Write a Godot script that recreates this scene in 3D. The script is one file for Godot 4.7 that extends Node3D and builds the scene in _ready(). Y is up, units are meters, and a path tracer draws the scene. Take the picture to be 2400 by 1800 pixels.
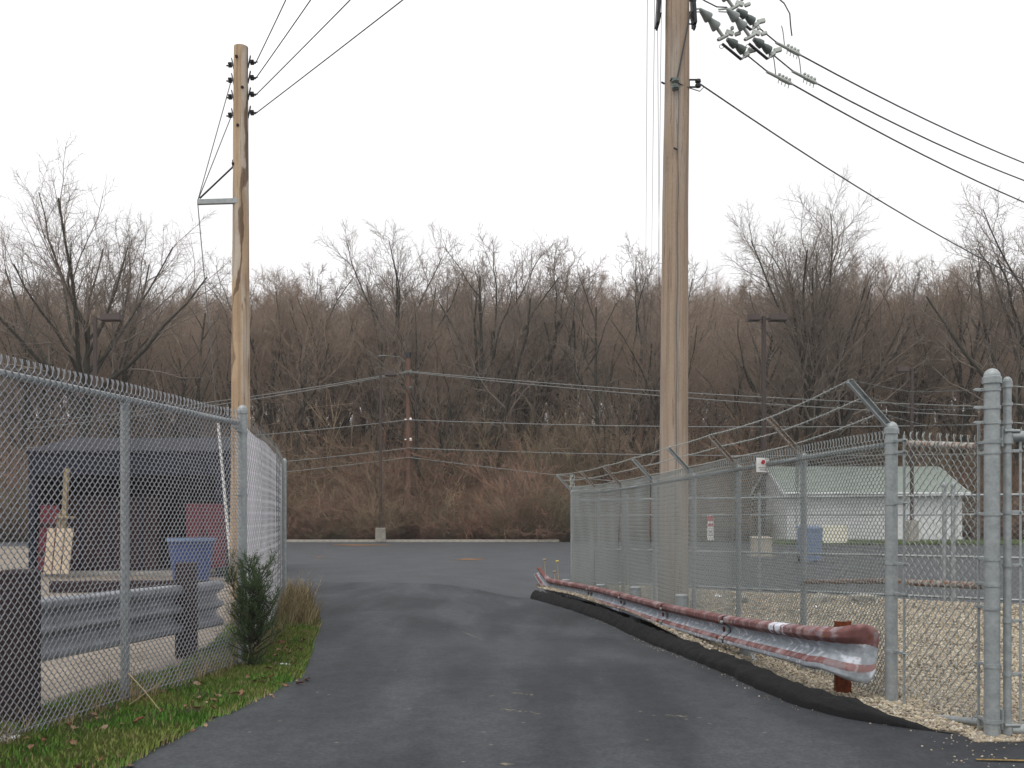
extends Node3D

const F := 2335.0        # focal length in pixels of the 2400 x 1800 photograph
const EYE := 1.3
const HORIZON := 1215.0
var rng := RandomNumberGenerator.new()
var M := {}
var taken := {}


# ---------------------------------------------------------------- mesh buffer
class MB:
	var v := PackedVector3Array()
	var n := PackedVector3Array()
	var uv := PackedVector2Array()
	var c := PackedColorArray()
	var ix := PackedInt32Array()
	var col := Color.WHITE
	var colored := false

	func vert(p: Vector3, nn: Vector3, t := Vector2.ZERO) -> int:
		v.append(p)
		n.append(nn)
		uv.append(t)
		c.append(col)
		return v.size() - 1

	func tri_i(a: int, b: int, d: int) -> void:   # orders the corners clockwise as seen along the first corner's normal
		if (v[b] - v[a]).cross(v[d] - v[a]).dot(n[a] + n[b] + n[d]) > 0.0:
			ix.append(a); ix.append(d); ix.append(b)
		else:
			ix.append(a); ix.append(b); ix.append(d)

	func face(pts: Array, outward: Vector3) -> void:
		var nn: Vector3 = (pts[1] - pts[0]).cross(pts[2] - pts[0]).normalized()
		if nn.dot(outward) < 0.0:
			nn = -nn
		var ax := nn.cross(Vector3.UP)
		if ax.length() < 0.3:
			ax = Vector3.RIGHT
		ax = ax.normalized()
		var ay := nn.cross(ax)
		var first := v.size()
		for p in pts:
			vert(p, nn, Vector2(ax.dot(p), ay.dot(p)))
		for k in range(1, pts.size() - 1):
			tri_i(first, first + k, first + k + 1)

	func box(center: Vector3, size: Vector3, basis := Basis(), ch := 0.0) -> void:
		var h := size * 0.5
		var q := minf(ch, minf(h.x, minf(h.y, h.z)) * 0.9)
		var pt := func(s: Vector3, axis: int) -> Vector3:
			var p := Vector3(h.x - q, h.y - q, h.z - q)
			p[axis] = h[axis]
			return center + basis * (p * s)
		for axis in 3:
			var a1 := (axis + 1) % 3
			var a2 := (axis + 2) % 3
			for sg in [-1.0, 1.0]:
				var pts := []
				for w in [[-1, -1], [1, -1], [1, 1], [-1, 1]]:
					var s := Vector3.ONE
					s[axis] = sg
					s[a1] = w[0]
					s[a2] = w[1]
					pts.append(pt.call(s, axis))
				var o := Vector3.ZERO
				o[axis] = sg
				face(pts, basis * o)
			if q > 0.0:
				for w in [[-1, -1], [1, -1], [1, 1], [-1, 1]]:
					var s0 := Vector3.ONE
					s0[a1] = w[0]
					s0[a2] = w[1]
					var s1 := s0
					s0[axis] = -1.0
					s1[axis] = 1.0
					var o2 := Vector3.ZERO
					o2[a1] = w[0]
					o2[a2] = w[1]
					face([pt.call(s0, a1), pt.call(s1, a1), pt.call(s1, a2), pt.call(s0, a2)], basis * o2)
		if q > 0.0:
			for k in 8:
				var s := Vector3(1 if k & 1 else -1, 1 if k & 2 else -1, 1 if k & 4 else -1)
				face([pt.call(s, 0), pt.call(s, 1), pt.call(s, 2)], basis * s)

	func tube(pts: PackedVector3Array, radii: PackedFloat32Array, sides: int, cap := false, vlen := 0.0, u0 := 0.0) -> void:
		var m := pts.size()
		var t := (pts[1] - pts[0]).normalized()
		var a := t.cross(Vector3.UP)
		if a.length() < 0.2:
			a = t.cross(Vector3.RIGHT)
		a = a.normalized()
		var first := v.size()
		var along := vlen
		for i in m:
			if i > 0:
				t = (pts[mini(i + 1, m - 1)] - pts[i - 1]).normalized()
				along += pts[i].distance_to(pts[i - 1])
			a = (a - t * a.dot(t)).normalized()
			var b := t.cross(a)
			for k in sides + 1:
				var g := TAU * k / sides
				var nn := a * cos(g) + b * sin(g)
				v.append(pts[i] + nn * radii[i])
				n.append(nn)
				uv.append(Vector2(u0 + float(k) / sides, along))
				c.append(col)
		var w := sides + 1
		for i in m - 1:
			for k in sides:
				var p := first + i * w + k
				ix.append(p); ix.append(p + w); ix.append(p + 1)
				ix.append(p + 1); ix.append(p + w); ix.append(p + w + 1)
		if cap:
			for e in [0, m - 1]:
				var nn: Vector3 = (pts[0] - pts[1]).normalized() if e == 0 else (pts[m - 1] - pts[m - 2]).normalized()
				var mid := vert(pts[e], nn, Vector2(0.5, 0.5))
				var rim := v.size()
				for k in sides + 1:
					vert(v[first + e * w + k], nn, Vector2(0.5 + 0.5 * cos(TAU * k / sides), 0.5 + 0.5 * sin(TAU * k / sides)))
				for k in sides:
					tri_i(mid, rim + k, rim + k + 1)

	func rod(a: Vector3, b: Vector3, r: float, sides := 8, r2 := -1.0) -> void:
		tube(PackedVector3Array([a, b]), PackedFloat32Array([r, r if r2 < 0.0 else r2]), sides, true)

	func spike(a: Vector3, b: Vector3, r: float) -> void:      # a three-sided point
		var t := (b - a).normalized()
		var x := t.cross(Vector3.UP if absf(t.y) < 0.9 else Vector3.RIGHT).normalized()
		var y := t.cross(x)
		var f := v.size()
		for k in 3:
			var g := TAU * k / 3.0
			var nn := x * cos(g) + y * sin(g)
			v.append(a + nn * r); n.append(nn); uv.append(Vector2.ZERO); c.append(col)
		v.append(b); n.append(t); uv.append(Vector2.ZERO); c.append(col)
		for k in 3:
			ix.append(f + k); ix.append(f + 3); ix.append(f + (k + 1) % 3)

	func lathe(prof: Array, sides: int, at := Transform3D()) -> void:   # prof: Vector2(radius, height) from the bottom up
		for i in prof.size() - 1:
			var p: Vector2 = prof[i]
			var q: Vector2 = prof[i + 1]
			var slope := Vector2(q.y - p.y, p.x - q.x).normalized()
			var first := v.size()
			for k in sides + 1:
				var g := TAU * k / sides
				var cs := cos(g)
				var sn := sin(g)
				var nn := (at.basis * Vector3(cs * slope.x, slope.y, sn * slope.x)).normalized()
				vert(at * Vector3(cs * p.x, p.y, sn * p.x), nn, Vector2(float(k) / sides, p.y))
				vert(at * Vector3(cs * q.x, q.y, sn * q.x), nn, Vector2(float(k) / sides, q.y))
			for k in sides:
				var b := first + 2 * k
				tri_i(b, b + 1, b + 3)
				tri_i(b, b + 3, b + 2)

	func grid(rows: Array, uvs: Array, toward: Vector3, uv_is_world := false) -> void:   # rows of equally many points, smooth
		var first := v.size()
		var h := rows.size()
		var w: int = rows[0].size()
		var facing := 0.0
		for i in h:
			for j in w:
				var du: Vector3 = rows[i][mini(j + 1, w - 1)] - rows[i][maxi(j - 1, 0)]
				var dv: Vector3 = rows[mini(i + 1, h - 1)][j] - rows[maxi(i - 1, 0)][j]
				var nn := du.cross(dv)
				nn = nn.normalized() if nn.length() > 1e-12 else Vector3.ZERO
				facing += nn.dot(toward)
				var p: Vector3 = rows[i][j]
				vert(p, nn, Vector2(p.x, -p.z) if uv_is_world else uvs[i][j])
		for i in range(first, v.size()):      # one sheet, one outer side
			if facing < 0.0: n[i] = -n[i]
			if n[i] == Vector3.ZERO: n[i] = toward.normalized()
		for i in h - 1:
			for j in w - 1:
				var p := first + i * w + j
				tri_i(p, p + 1, p + w + 1)
				tri_i(p, p + w + 1, p + w)

	func mesh(m: Material) -> ArrayMesh:
		var arr := []
		arr.resize(Mesh.ARRAY_MAX)
		arr[Mesh.ARRAY_VERTEX] = v
		arr[Mesh.ARRAY_NORMAL] = n
		arr[Mesh.ARRAY_TEX_UV] = uv
		if colored:
			arr[Mesh.ARRAY_COLOR] = c
		arr[Mesh.ARRAY_INDEX] = ix
		var am := ArrayMesh.new()
		am.add_surface_from_arrays(Mesh.PRIMITIVE_TRIANGLES, arr)
		am.surface_set_material(0, m)
		return am


# ---------------------------------------------------------------- helpers
func P(u: float, vv: float, d: float) -> Vector3:      # the place d metres ahead that the photograph shows at pixel (u, vv)
	return Vector3((u - 1200.0) / F * d, EYE + (HORIZON - vv) / F * d, -d)


func gy(x: float, d: float) -> float:                   # the lane dips towards its right side
	return -0.2 * smoothstep(8.0, 13.0, d) * (1.0 - smoothstep(19.0, 27.0, d)) * smoothstep(-1.6, 0.3, x)


func GP(u: float, vv: float) -> Vector3:                # where the ground lies at a pixel
	var d := EYE * F / (vv - HORIZON)
	for k in 12:
		d = lerpf(d, (EYE - gy((u - 1200.0) / F * d, d)) * F / (vv - HORIZON), 0.6)
	var x := (u - 1200.0) / F * d
	return Vector3(x, gy(x, d), -d)


func lin(r: float, g: float, b: float) -> Color:
	return Color(r, g, b).linear_to_srgb()


func numbered(called: String) -> String:
	var k: int = taken.get(called, 0)
	taken[called] = k + 1
	return called if k == 0 else "%s_%03d" % [called, k]


func tag(o: Node3D, label: String, category: String, group := "", kind := "") -> Node3D:
	if label: o.set_meta("label", label)
	if category: o.set_meta("category", category)
	if group: o.set_meta("group", group)
	if kind: o.set_meta("kind", kind)
	return o


func thing(called: String, label: String, category: String, at := Vector3.ZERO, group := "") -> Node3D:
	var o := Node3D.new()
	o.name = numbered(called)
	o.position = at
	add_child(o)
	return tag(o, label, category, group)


func part(called: String, mb: MB, m: Material, parent: Node3D, kind := "") -> MeshInstance3D:
	var o := MeshInstance3D.new()
	o.name = called
	o.mesh = mb.mesh(m)
	parent.add_child(o, true)
	if kind: o.set_meta("kind", kind)
	return o


func solo(called: String, mb: MB, m: Material, label: String, category: String, group := "", kind := "") -> MeshInstance3D:
	var o := MeshInstance3D.new()
	o.name = numbered(called)
	o.mesh = mb.mesh(m)
	add_child(o)
	tag(o, label, category, group, kind)
	return o


func scatter(called: String, mesh: Mesh, where: Array, colors: Array, parent: Node3D) -> MultiMeshInstance3D:
	var mm := MultiMesh.new()
	mm.transform_format = MultiMesh.TRANSFORM_3D
	mm.use_colors = colors.size() > 0
	mm.mesh = mesh
	mm.instance_count = where.size()
	for i in where.size():
		mm.set_instance_transform(i, where[i])
		if colors.size():
			mm.set_instance_color(i, colors[i])
	var o := MultiMeshInstance3D.new()
	o.name = called
	o.multimesh = mm
	parent.add_child(o, true)
	o.set_meta("kind", "stuff")
	return o


func copy_of(o: Node3D, label: String, group := "") -> Node3D:
	var base := String(o.name).rstrip("0123456789").trim_suffix("_")
	var r: Node3D = o.duplicate()
	r.name = numbered(base)
	add_child(r)
	r.set_meta("label", label)
	if group: r.set_meta("group", group)
	return r


# ---------------------------------------------------------------- textures
func nz(w: int, h: int, freq: float, sd: int, oct := 4, stretch := Vector2.ONE) -> PackedByteArray:
	var fn := FastNoiseLite.new()
	fn.noise_type = FastNoiseLite.TYPE_SIMPLEX_SMOOTH
	fn.seed = sd
	fn.frequency = freq
	fn.fractal_octaves = oct
	var im := fn.get_seamless_image(maxi(8, int(w / stretch.x)), maxi(8, int(h / stretch.y)))
	im.resize(w, h, Image.INTERPOLATE_CUBIC)
	im.convert(Image.FORMAT_L8)
	return im.get_data()


func speck(w: int, h: int, sd: int) -> PackedByteArray:
	var r := RandomNumberGenerator.new()
	r.seed = sd
	var b := PackedByteArray()
	b.resize(w * h)
	for i in w * h:
		b[i] = r.randi() & 255
	return b


func tex_of(w: int, h: int, data: PackedByteArray) -> ImageTexture:
	return ImageTexture.create_from_image(Image.create_from_data(w, h, false, Image.FORMAT_RGB8, data))


# a mottled colour: two noises and grain between a dark and a light colour (sRGB)
func mottle(size: int, a: Color, b: Color, f1: float, f2: float, sd: int, grain := 0.15) -> ImageTexture:
	var n1 := nz(size, size, f1, sd)
	var n2 := nz(size, size, f2, sd + 7)
	var g := speck(size, size, sd + 3)
	var out := PackedByteArray()
	out.resize(size * size * 3)
	for i in size * size:
		var t := clampf((n1[i] * 0.55 + n2[i] * 0.45) / 255.0 + (g[i] / 255.0 - 0.5) * grain * 2.0, 0.0, 1.0)
		out[i * 3] = int(255.0 * lerpf(a.r, b.r, t))
		out[i * 3 + 1] = int(255.0 * lerpf(a.g, b.g, t))
		out[i * 3 + 2] = int(255.0 * lerpf(a.b, b.b, t))
	return tex_of(size, size, out)


func bump(size: int, freq: float, sd: int, strength: float, grain := 0.0) -> ImageTexture:
	var n1 := nz(size, size, freq, sd, 5)
	var im: Image
	if grain > 0.0:
		var g := speck(size, size, sd + 1)
		for i in n1.size():
			n1[i] = clampi(int(n1[i] + (g[i] - 128) * grain), 0, 255)
	im = Image.create_from_data(size, size, false, Image.FORMAT_L8, n1)
	im.convert(Image.FORMAT_RGBA8)
	im.bump_map_to_normal_map(strength)
	return ImageTexture.create_from_image(im)


func mat(called: String, color: Color, rough := 0.8, metal := 0.0, tex: Texture2D = null, tri := 0.0, nrm: Texture2D = null, nscale := 1.0) -> StandardMaterial3D:
	var m := StandardMaterial3D.new()
	m.resource_name = called
	m.albedo_color = color
	m.roughness = rough
	m.metallic = metal
	m.metallic_specular = 0.4
	if tex: m.albedo_texture = tex
	if nrm:
		m.normal_enabled = true
		m.normal_texture = nrm
		m.normal_scale = nscale
	if tri > 0.0:
		m.uv1_triplanar = true
		m.uv1_world_triplanar = true
		m.uv1_scale = Vector3.ONE * tri
	M[called] = m
	return m


# weathered round timber: grain streaks, checks (drying cracks) and stains, wrapped once round the pole
func pole_texture(w: int, h: int, sd: int, pale: Color, warm: Color, dark: Color, bark: float) -> ImageTexture:
	var fine := nz(w, h, 0.06, sd, 4, Vector2(1, 24))
	var wide := nz(w, h, 0.012, sd + 1, 3, Vector2(1, 6))
	var blot := nz(w, h, 0.01, sd + 2, 4)
	var crack := nz(w, h, 0.035, sd + 3, 3, Vector2(1, 40))
	var g := speck(w, h, sd + 4)
	var out := PackedByteArray()
	out.resize(w * h * 3)
	for y in h:
		for x in w:
			var i := y * w + x
			var c := pale.lerp(warm, smoothstep(90.0, 170.0, wide[i]))
			c = c.lerp(dark, 0.45 * smoothstep(120.0, 220.0, fine[i]))
			c = c.lerp(dark, 0.25 * smoothstep(140.0, 200.0, blot[i]))
			var k := absf(crack[i] - 128.0)
			if k < 5.0:
				c = c.lerp(Color(0.2, 0.16, 0.13), 0.5 * (1.0 - k / 5.0))
			if bark > 0.0:     # brown strips where the outer wood is still on, winding slowly round the pole
				var a := fposmod(float(x) / w * TAU - 0.6 * float(y) / h * TAU + (blot[i] - 128) * 0.006 + (wide[i] - 128) * 0.006, TAU)
				var s := smoothstep(0.34, 0.2, absf(a - bark)) * smoothstep(0.25, 0.45, float(y) / h)
				c = c.lerp(dark.darkened(0.25), s * (0.55 + 0.45 * fine[i] / 255.0))
			var gr := (g[i] / 255.0 - 0.5) * 0.06
			out[i * 3] = clampi(int((c.r + gr) * 255.0), 0, 255)
			out[i * 3 + 1] = clampi(int((c.g + gr) * 255.0), 0, 255)
			out[i * 3 + 2] = clampi(int((c.b + gr) * 255.0), 0, 255)
	return tex_of(w, h, out)


func make_materials() -> void:
	var rough_n := bump(512, 0.03, 5, 6.0, 0.7)
	var soft_n := bump(256, 0.02, 9, 3.0, 0.2)
	mat("galvanised", lin(0.40, 0.425, 0.42), 0.5, 0.35, mottle(256, Color(0.72, 0.74, 0.76), Color(1, 1, 1), 0.02, 0.07, 11, 0.08), 2.0, soft_n, 0.25)
	mat("wire", lin(0.31, 0.335, 0.325), 0.45, 0.3)
	mat("wire_left", lin(0.27, 0.28, 0.30), 0.45, 0.3)
	mat("wire_dark", lin(0.24, 0.25, 0.25), 0.5, 0.2)
	mat("barbed", lin(0.40, 0.42, 0.40), 0.55, 0.3)
	mat("rusty_pipe", lin(1, 1, 1), 0.75, 0.1, rust_texture(256, 21), 5.0)
	mat("spotted_pipe", lin(1, 1, 1), 0.7, 0.1, rust_texture(256, 27, 22.0), 4.0)
	mat("arm_steel", lin(0.52, 0.54, 0.53), 0.6, 0.1, M.galvanised.albedo_texture, 2.0)
	mat("arm_rusty", lin(1, 1, 1), 0.7, 0.0, rust_texture(256, 33, 14.0), 6.0)
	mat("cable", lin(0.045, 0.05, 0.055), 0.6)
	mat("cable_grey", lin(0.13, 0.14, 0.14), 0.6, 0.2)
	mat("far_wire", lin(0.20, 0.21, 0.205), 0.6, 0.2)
	mat("dark_metal", lin(0.03, 0.032, 0.035), 0.55, 0.4)
	mat("bronze_paint", lin(0.05, 0.038, 0.035), 0.6)
	mat("ceramic_grey", lin(0.22, 0.25, 0.24), 0.3)
	mat("ceramic_dark", lin(0.10, 0.125, 0.115), 0.3)
	mat("aluminium", lin(0.42, 0.45, 0.42), 0.5, 0.4)
	mat("pole_wood", lin(1, 1, 1), 0.9, 0.0, pole_texture(256, 1024, 31, Color(0.61, 0.565, 0.52), Color(0.60, 0.53, 0.46), Color(0.45, 0.40, 0.35), 0.0), 0.0, null)
	M.pole_wood.uv1_scale = Vector3(1, 1.0 / 13.0, 1)
	mat("pole_wood_left", lin(1, 1, 1), 0.9, 0.0, pole_texture(128, 1024, 37, Color(0.69, 0.65, 0.60), Color(0.67, 0.585, 0.48), Color(0.50, 0.41, 0.33), 1.1), 0.0)
	M.pole_wood_left.uv1_scale = Vector3(1, 1.0 / 10.0, 1)
	mat("red_timber", lin(0.19, 0.11, 0.08), 0.9, 0.0, mottle(256, Color(0.7, 0.7, 0.7), Color(1, 1, 1), 0.02, 0.1, 41), 1.5)
	mat("dark_timber", lin(0.05, 0.032, 0.034), 0.9, 0.0, mottle(256, Color(0.6, 0.58, 0.6), Color(1, 1, 1), 0.02, 0.1, 43), 3.0, soft_n, 0.8)
	# asphalt
	var grain := mottle(512, Color(0.62, 0.62, 0.63), Color(1, 1, 1), 0.05, 0.16, 51, 0.5)
	mat("lane_asphalt", lin(1, 1, 1), 0.78, 0.0, lane_texture())
	M.lane_asphalt.uv1_scale = Vector3(1.0 / 18.0, 1.0 / 27.0, 1)
	M.lane_asphalt.uv1_offset = Vector3(6.0 / 18.0, 4.0 / 27.0, 0)
	M.lane_asphalt.detail_enabled = true
	M.lane_asphalt.detail_albedo = grain
	M.lane_asphalt.detail_blend_mode = BaseMaterial3D.BLEND_MODE_MUL
	M.lane_asphalt.detail_uv_layer = BaseMaterial3D.DETAIL_UV_2
	M.lane_asphalt.uv2_scale = Vector3.ONE
	M.lane_asphalt.uv2_triplanar = true
	M.lane_asphalt.uv2_world_triplanar = true
	M.lane_asphalt.uv2_scale = Vector3.ONE * 1.2
	mat("lot_asphalt", lin(0.073, 0.079, 0.088), 0.8, 0.0, mottle(512, Color(0.72, 0.72, 0.72), Color(1, 1, 1), 0.012, 0.1, 57, 0.25), 0.11, null)
	mat("kerb_asphalt", lin(0.015, 0.016, 0.018), 0.95, 0.0, grain, 1.5, rough_n, 1.2)
	mat("paint_yellow", lin(0.42, 0.28, 0.08), 0.8, 0.0, mottle(128, Color(0.35, 0.35, 0.35), Color(1, 1, 1), 0.04, 0.2, 61, 0.4), 3.0)
	mat("paint_orange", lin(0.45, 0.22, 0.08), 0.8, 0.0, mottle(128, Color(0.35, 0.35, 0.35), Color(1, 1, 1), 0.04, 0.2, 62, 0.4), 1.0)
	mat("concrete", lin(0.40, 0.38, 0.34), 0.9, 0.0, mottle(256, Color(0.72, 0.72, 0.7), Color(1, 1, 1), 0.02, 0.1, 63, 0.2), 0.7)
	mat("tan_paving", lin(0.34, 0.29, 0.235), 0.9, 0.0, mottle(512, Color(0.66, 0.65, 0.63), Color(1, 1, 1), 0.01, 0.12, 65, 0.35), 0.25)
	mat("gravel_bed", lin(0.30, 0.255, 0.19), 0.95, 0.0, mottle(512, Color(0.42, 0.40, 0.38), Color(1, 1, 1), 0.10, 0.2, 67, 0.4), 0.8, rough_n, 1.5)
	mat("soil", lin(0.10, 0.085, 0.05), 0.95, 0.0, mottle(512, Color(0.5, 0.5, 0.45), Color(1, 1, 1), 0.02, 0.12, 71, 0.4), 0.6, rough_n, 1.0)
	mat("woodland_floor", lin(0.10, 0.072, 0.05), 0.95, 0.0, mottle(512, Color(0.5, 0.5, 0.5), Color(1, 1, 1), 0.02, 0.15, 73, 0.4), 0.2, rough_n, 1.0)
	mat("bark", lin(0.062, 0.058, 0.047), 0.95, 0.0, mottle(256, Color(0.6, 0.62, 0.58), Color(1, 1, 1), 0.03, 0.12, 75, 0.3), 0.7)
	mat("twig", lin(0.255, 0.195, 0.15), 0.95)
	mat("dark_twig", lin(0.175, 0.145, 0.12), 0.95)
	mat("thicket", lin(1, 1, 1), 0.9)
	M.thicket.vertex_color_use_as_albedo = true
	mat("grass", lin(1, 1, 1), 0.8)
	M.grass.vertex_color_use_as_albedo = true
	M.grass.backlight_enabled = true
	M.grass.backlight = Color(0.25, 0.3, 0.1)
	mat("stone", lin(1, 1, 1), 0.85)
	M.stone.vertex_color_use_as_albedo = true
	mat("juniper", lin(0.055, 0.090, 0.038), 0.8)
	M.juniper.vertex_color_use_as_albedo = true
	mat("dry_stalk", lin(0.40, 0.32, 0.19), 0.9)
	mat("dead_leaf", lin(0.30, 0.17, 0.10), 0.85, 0.0, mottle(64, Color(0.6, 0.6, 0.6), Color(1, 1, 1), 0.05, 0.2, 77), 9.0)
	mat("tan_leaf", lin(0.42, 0.30, 0.20), 0.85, 0.0, M.dead_leaf.albedo_texture, 9.0)
	mat("russet_leaf", lin(0.26, 0.10, 0.06), 0.85, 0.0, M.dead_leaf.albedo_texture, 9.0)
	mat("paper", lin(0.72, 0.73, 0.75), 0.7)
	mat("yellow_petals", lin(0.7, 0.55, 0.08), 0.8)
	mat("screen_fabric", lin(0.86, 0.84, 0.88), 0.9, 0.0, mottle(256, Color(0.86, 0.86, 0.86), Color(1, 1, 1), 0.01, 0.06, 79, 0.06), 0.5)
	mat("white_wall", lin(0.72, 0.74, 0.75), 0.8, 0.0, mottle(256, Color(0.88, 0.88, 0.87), Color(1, 1, 1), 0.01, 0.06, 81, 0.08), 0.3)
	mat("pale_green_roof", lin(0.27, 0.315, 0.285), 0.85, 0.0, mottle(256, Color(0.8, 0.8, 0.8), Color(1, 1, 1), 0.04, 0.2, 83, 0.25), 0.4)
	mat("navy_paint", lin(0.013, 0.016, 0.032), 0.9, 0.0, mottle(128, Color(0.75, 0.75, 0.75), Color(1, 1, 1), 0.02, 0.1, 84), 0.5)
	mat("slate_roof", lin(0.028, 0.03, 0.042), 0.95, 0.0, mottle(128, Color(0.75, 0.75, 0.75), Color(1, 1, 1), 0.02, 0.1, 85), 0.5)
	mat("maroon", lin(0.045, 0.02, 0.024), 0.8, 0.0, mottle(128, Color(0.6, 0.6, 0.6), Color(1, 1, 1), 0.02, 0.1, 86), 0.5)
	mat("red_paint", lin(0.11, 0.02, 0.03), 0.8)
	mat("blue_plastic", lin(0.045, 0.075, 0.21), 0.5)
	mat("pale_blue_plastic", lin(0.15, 0.22, 0.36), 0.5)
	mat("cream_board", lin(0.62, 0.50, 0.36), 0.8, 0.0, mottle(128, Color(0.8, 0.8, 0.8), Color(1, 1, 1), 0.02, 0.1, 87), 0.7)
	mat("tan_timber", lin(0.42, 0.33, 0.19), 0.85, 0.0, mottle(128, Color(0.7, 0.7, 0.7), Color(1, 1, 1), 0.02, 0.1, 88), 1.0)
	mat("sign_white", lin(0.75, 0.75, 0.74), 0.6)
	mat("sign_cream", lin(0.70, 0.70, 0.58), 0.6)
	mat("sign_red", lin(0.45, 0.04, 0.05), 0.6)
	mat("sign_grey", lin(0.25, 0.25, 0.26), 0.6)
	mat("beige_metal", lin(0.42, 0.37, 0.30), 0.7)
	mat("guard_plastic", lin(0.80, 0.80, 0.78), 0.6)
	mat("rail_grey", lin(0.40, 0.43, 0.47), 0.55, 0.25, mottle(256, Color(0.6, 0.6, 0.6), Color(1, 1, 1), 0.015, 0.06, 89, 0.1), 0.9)
	mat("rail_paint", lin(1, 1, 1), 0.8, 0.0, rail_texture(2048, 256), 0.0)
	M.rail_paint.metallic_specular = 0.2
	mat("rust", lin(1, 1, 1), 0.85, 0.0, mottle(128, Color(0.22, 0.10, 0.06), Color(0.55, 0.28, 0.14), 0.03, 0.15, 91, 0.2), 4.0)


func rust_texture(s: int, sd: int, less := 0.0) -> ImageTexture:
	var n1 := nz(s, s, 0.025, sd, 4)
	var n2 := nz(s, s, 0.1, sd + 1, 3)
	var out := PackedByteArray()
	out.resize(s * s * 3)
	for i in s * s:
		var t := smoothstep(105.0 + less, 150.0 + less, n1[i] * 0.7 + n2[i] * 0.3)
		var c := Color(0.74, 0.74, 0.72).lerp(Color(0.55, 0.34, 0.21), t).darkened(0.2 * n2[i] / 255.0)
		out[i * 3] = int(c.r * 255)
		out[i * 3 + 1] = int(c.g * 255)
		out[i * 3 + 2] = int(c.b * 255)
	return tex_of(s, s, out)


# crash barrier: v runs over the profile from its top edge to its bottom edge, u along the rail (16 m)
func rail_texture(w: int, h: int) -> ImageTexture:
	var n1 := nz(w, h, 0.05, 101, 4, Vector2(1, 6))
	var n2 := nz(w, h, 0.13, 102, 3, Vector2(1, 6))
	var n3 := nz(w, h, 0.09, 103, 3, Vector2(1, 20))
	var n4 := nz(w, h, 0.02, 104, 3, Vector2(1, 6))
	var g := speck(w, h, 105)
	var out := PackedByteArray()
	out.resize(w * h * 3)
	for y in h:
		var f := float(y) / h
		# the two painted crests; the valley between them was left bare
		var crest := maxf(smoothstep(0.38, 0.29, f), smoothstep(0.665, 0.70, f) * smoothstep(0.84, 0.79, f) * 0.92)
		for x in w:
			var i := y * w + x
			var grey := Color(0.66, 0.69, 0.72).darkened(0.22 * n2[i] / 255.0)
			grey = grey.lerp(Color(0.78, 0.80, 0.84), smoothstep(150, 190, n1[i]))
			var red := Color(0.49, 0.355, 0.35).lerp(Color(0.39, 0.27, 0.265), n2[i] / 255.0)
			red = red.lerp(Color(0.56, 0.45, 0.445), smoothstep(120, 180, n4[i]))
			# worn through in short strokes
			var worn := smoothstep(136.0, 160.0, n3[i] * 0.6 + n2[i] * 0.4) * 0.85
			var edge := crest + (n2[i] - 128.0) / 255.0 * 0.45
			var c := grey.lerp(red, smoothstep(0.35, 0.6, edge) * (1.0 - worn * 0.55))
			var wx := float(x) / w * 16.0
			if wx > 0.62 and wx < 1.0 and f < 0.30 and n3[i] * 0.5 + n2[i] * 0.5 > 112:
				c = Color(0.80, 0.82, 0.86)
			var ru := 0.8 * smoothstep(178.0, 200.0, n1[i] * 0.5 + n2[i] * 0.5)
			c = c.lerp(Color(0.42, 0.25, 0.14), ru)
			var gr := (g[i] / 255.0 - 0.5) * 0.05
			out[i * 3] = clampi(int((c.r + gr) * 255), 0, 255)
			out[i * 3 + 1] = clampi(int((c.g + gr) * 255), 0, 255)
			out[i * 3 + 2] = clampi(int((c.b + gr) * 255), 0, 255)
	return tex_of(w, h, out)


# the lane: patches of older and newer sealing, drag streaks, specks of dry grit
func lane_texture() -> ImageTexture:
	var w := 1024
	var h := 1536
	var n1 := nz(w, h, 0.006, 111, 4)
	var n2 := nz(w, h, 0.02, 112, 5, Vector2(1, 5))
	var n3 := nz(w, h, 0.09, 113, 4)
	var g := speck(w, h, 114)
	var g2 := speck(w, h, 115)
	var out := PackedByteArray()
	out.resize(w * h * 3)
	for i in w * h:
		var t := 0.26 * smoothstep(70, 185, n1[i]) + 0.40 * smoothstep(60, 195, n2[i]) + 0.34 * n3[i] / 255.0
		var c := Color(0.155, 0.168, 0.188).lerp(Color(0.335, 0.352, 0.37), t)
		var gr := (g[i] / 255.0 - 0.5) * 0.07
		if g[i] > 254 and g2[i] > 240:
			c = Color(0.62, 0.58, 0.5)
		out[i * 3] = clampi(int((c.r + gr) * 255), 0, 255)
		out[i * 3 + 1] = clampi(int((c.g + gr) * 255), 0, 255)
		out[i * 3 + 2] = clampi(int((c.b + gr) * 255), 0, 255)
	# pale scrapes where something was dragged across the seal coat
	for q in [[1185, 1622, 1258, 1630], [1178, 1662, 1262, 1672], [1140, 1631, 1156, 1631], [1180, 1790, 1200, 1794], [1560, 1676, 1640, 1682], [748, 1411, 770, 1413], [1085, 1480, 1130, 1500]]:
		var a := GP(q[0], q[1])
		var b := GP(q[2], q[3])
		for k in 90:
			var p := a.lerp(b, k / 89.0)
			var px := int((p.x + 6.0) / 18.0 * w)
			var py := int((-p.z + 4.0) / 27.0 * h)
			for j in 2:
				var i := (py + j) * w + px
				if g[i] > 120 and i * 3 + 2 < out.size():
					for ch in 3:
						out[i * 3 + ch] = int(lerpf(out[i * 3 + ch], [150, 140, 118][ch], 0.35 + 0.3 * g2[i] / 255.0))
	return tex_of(w, h, out)


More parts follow.
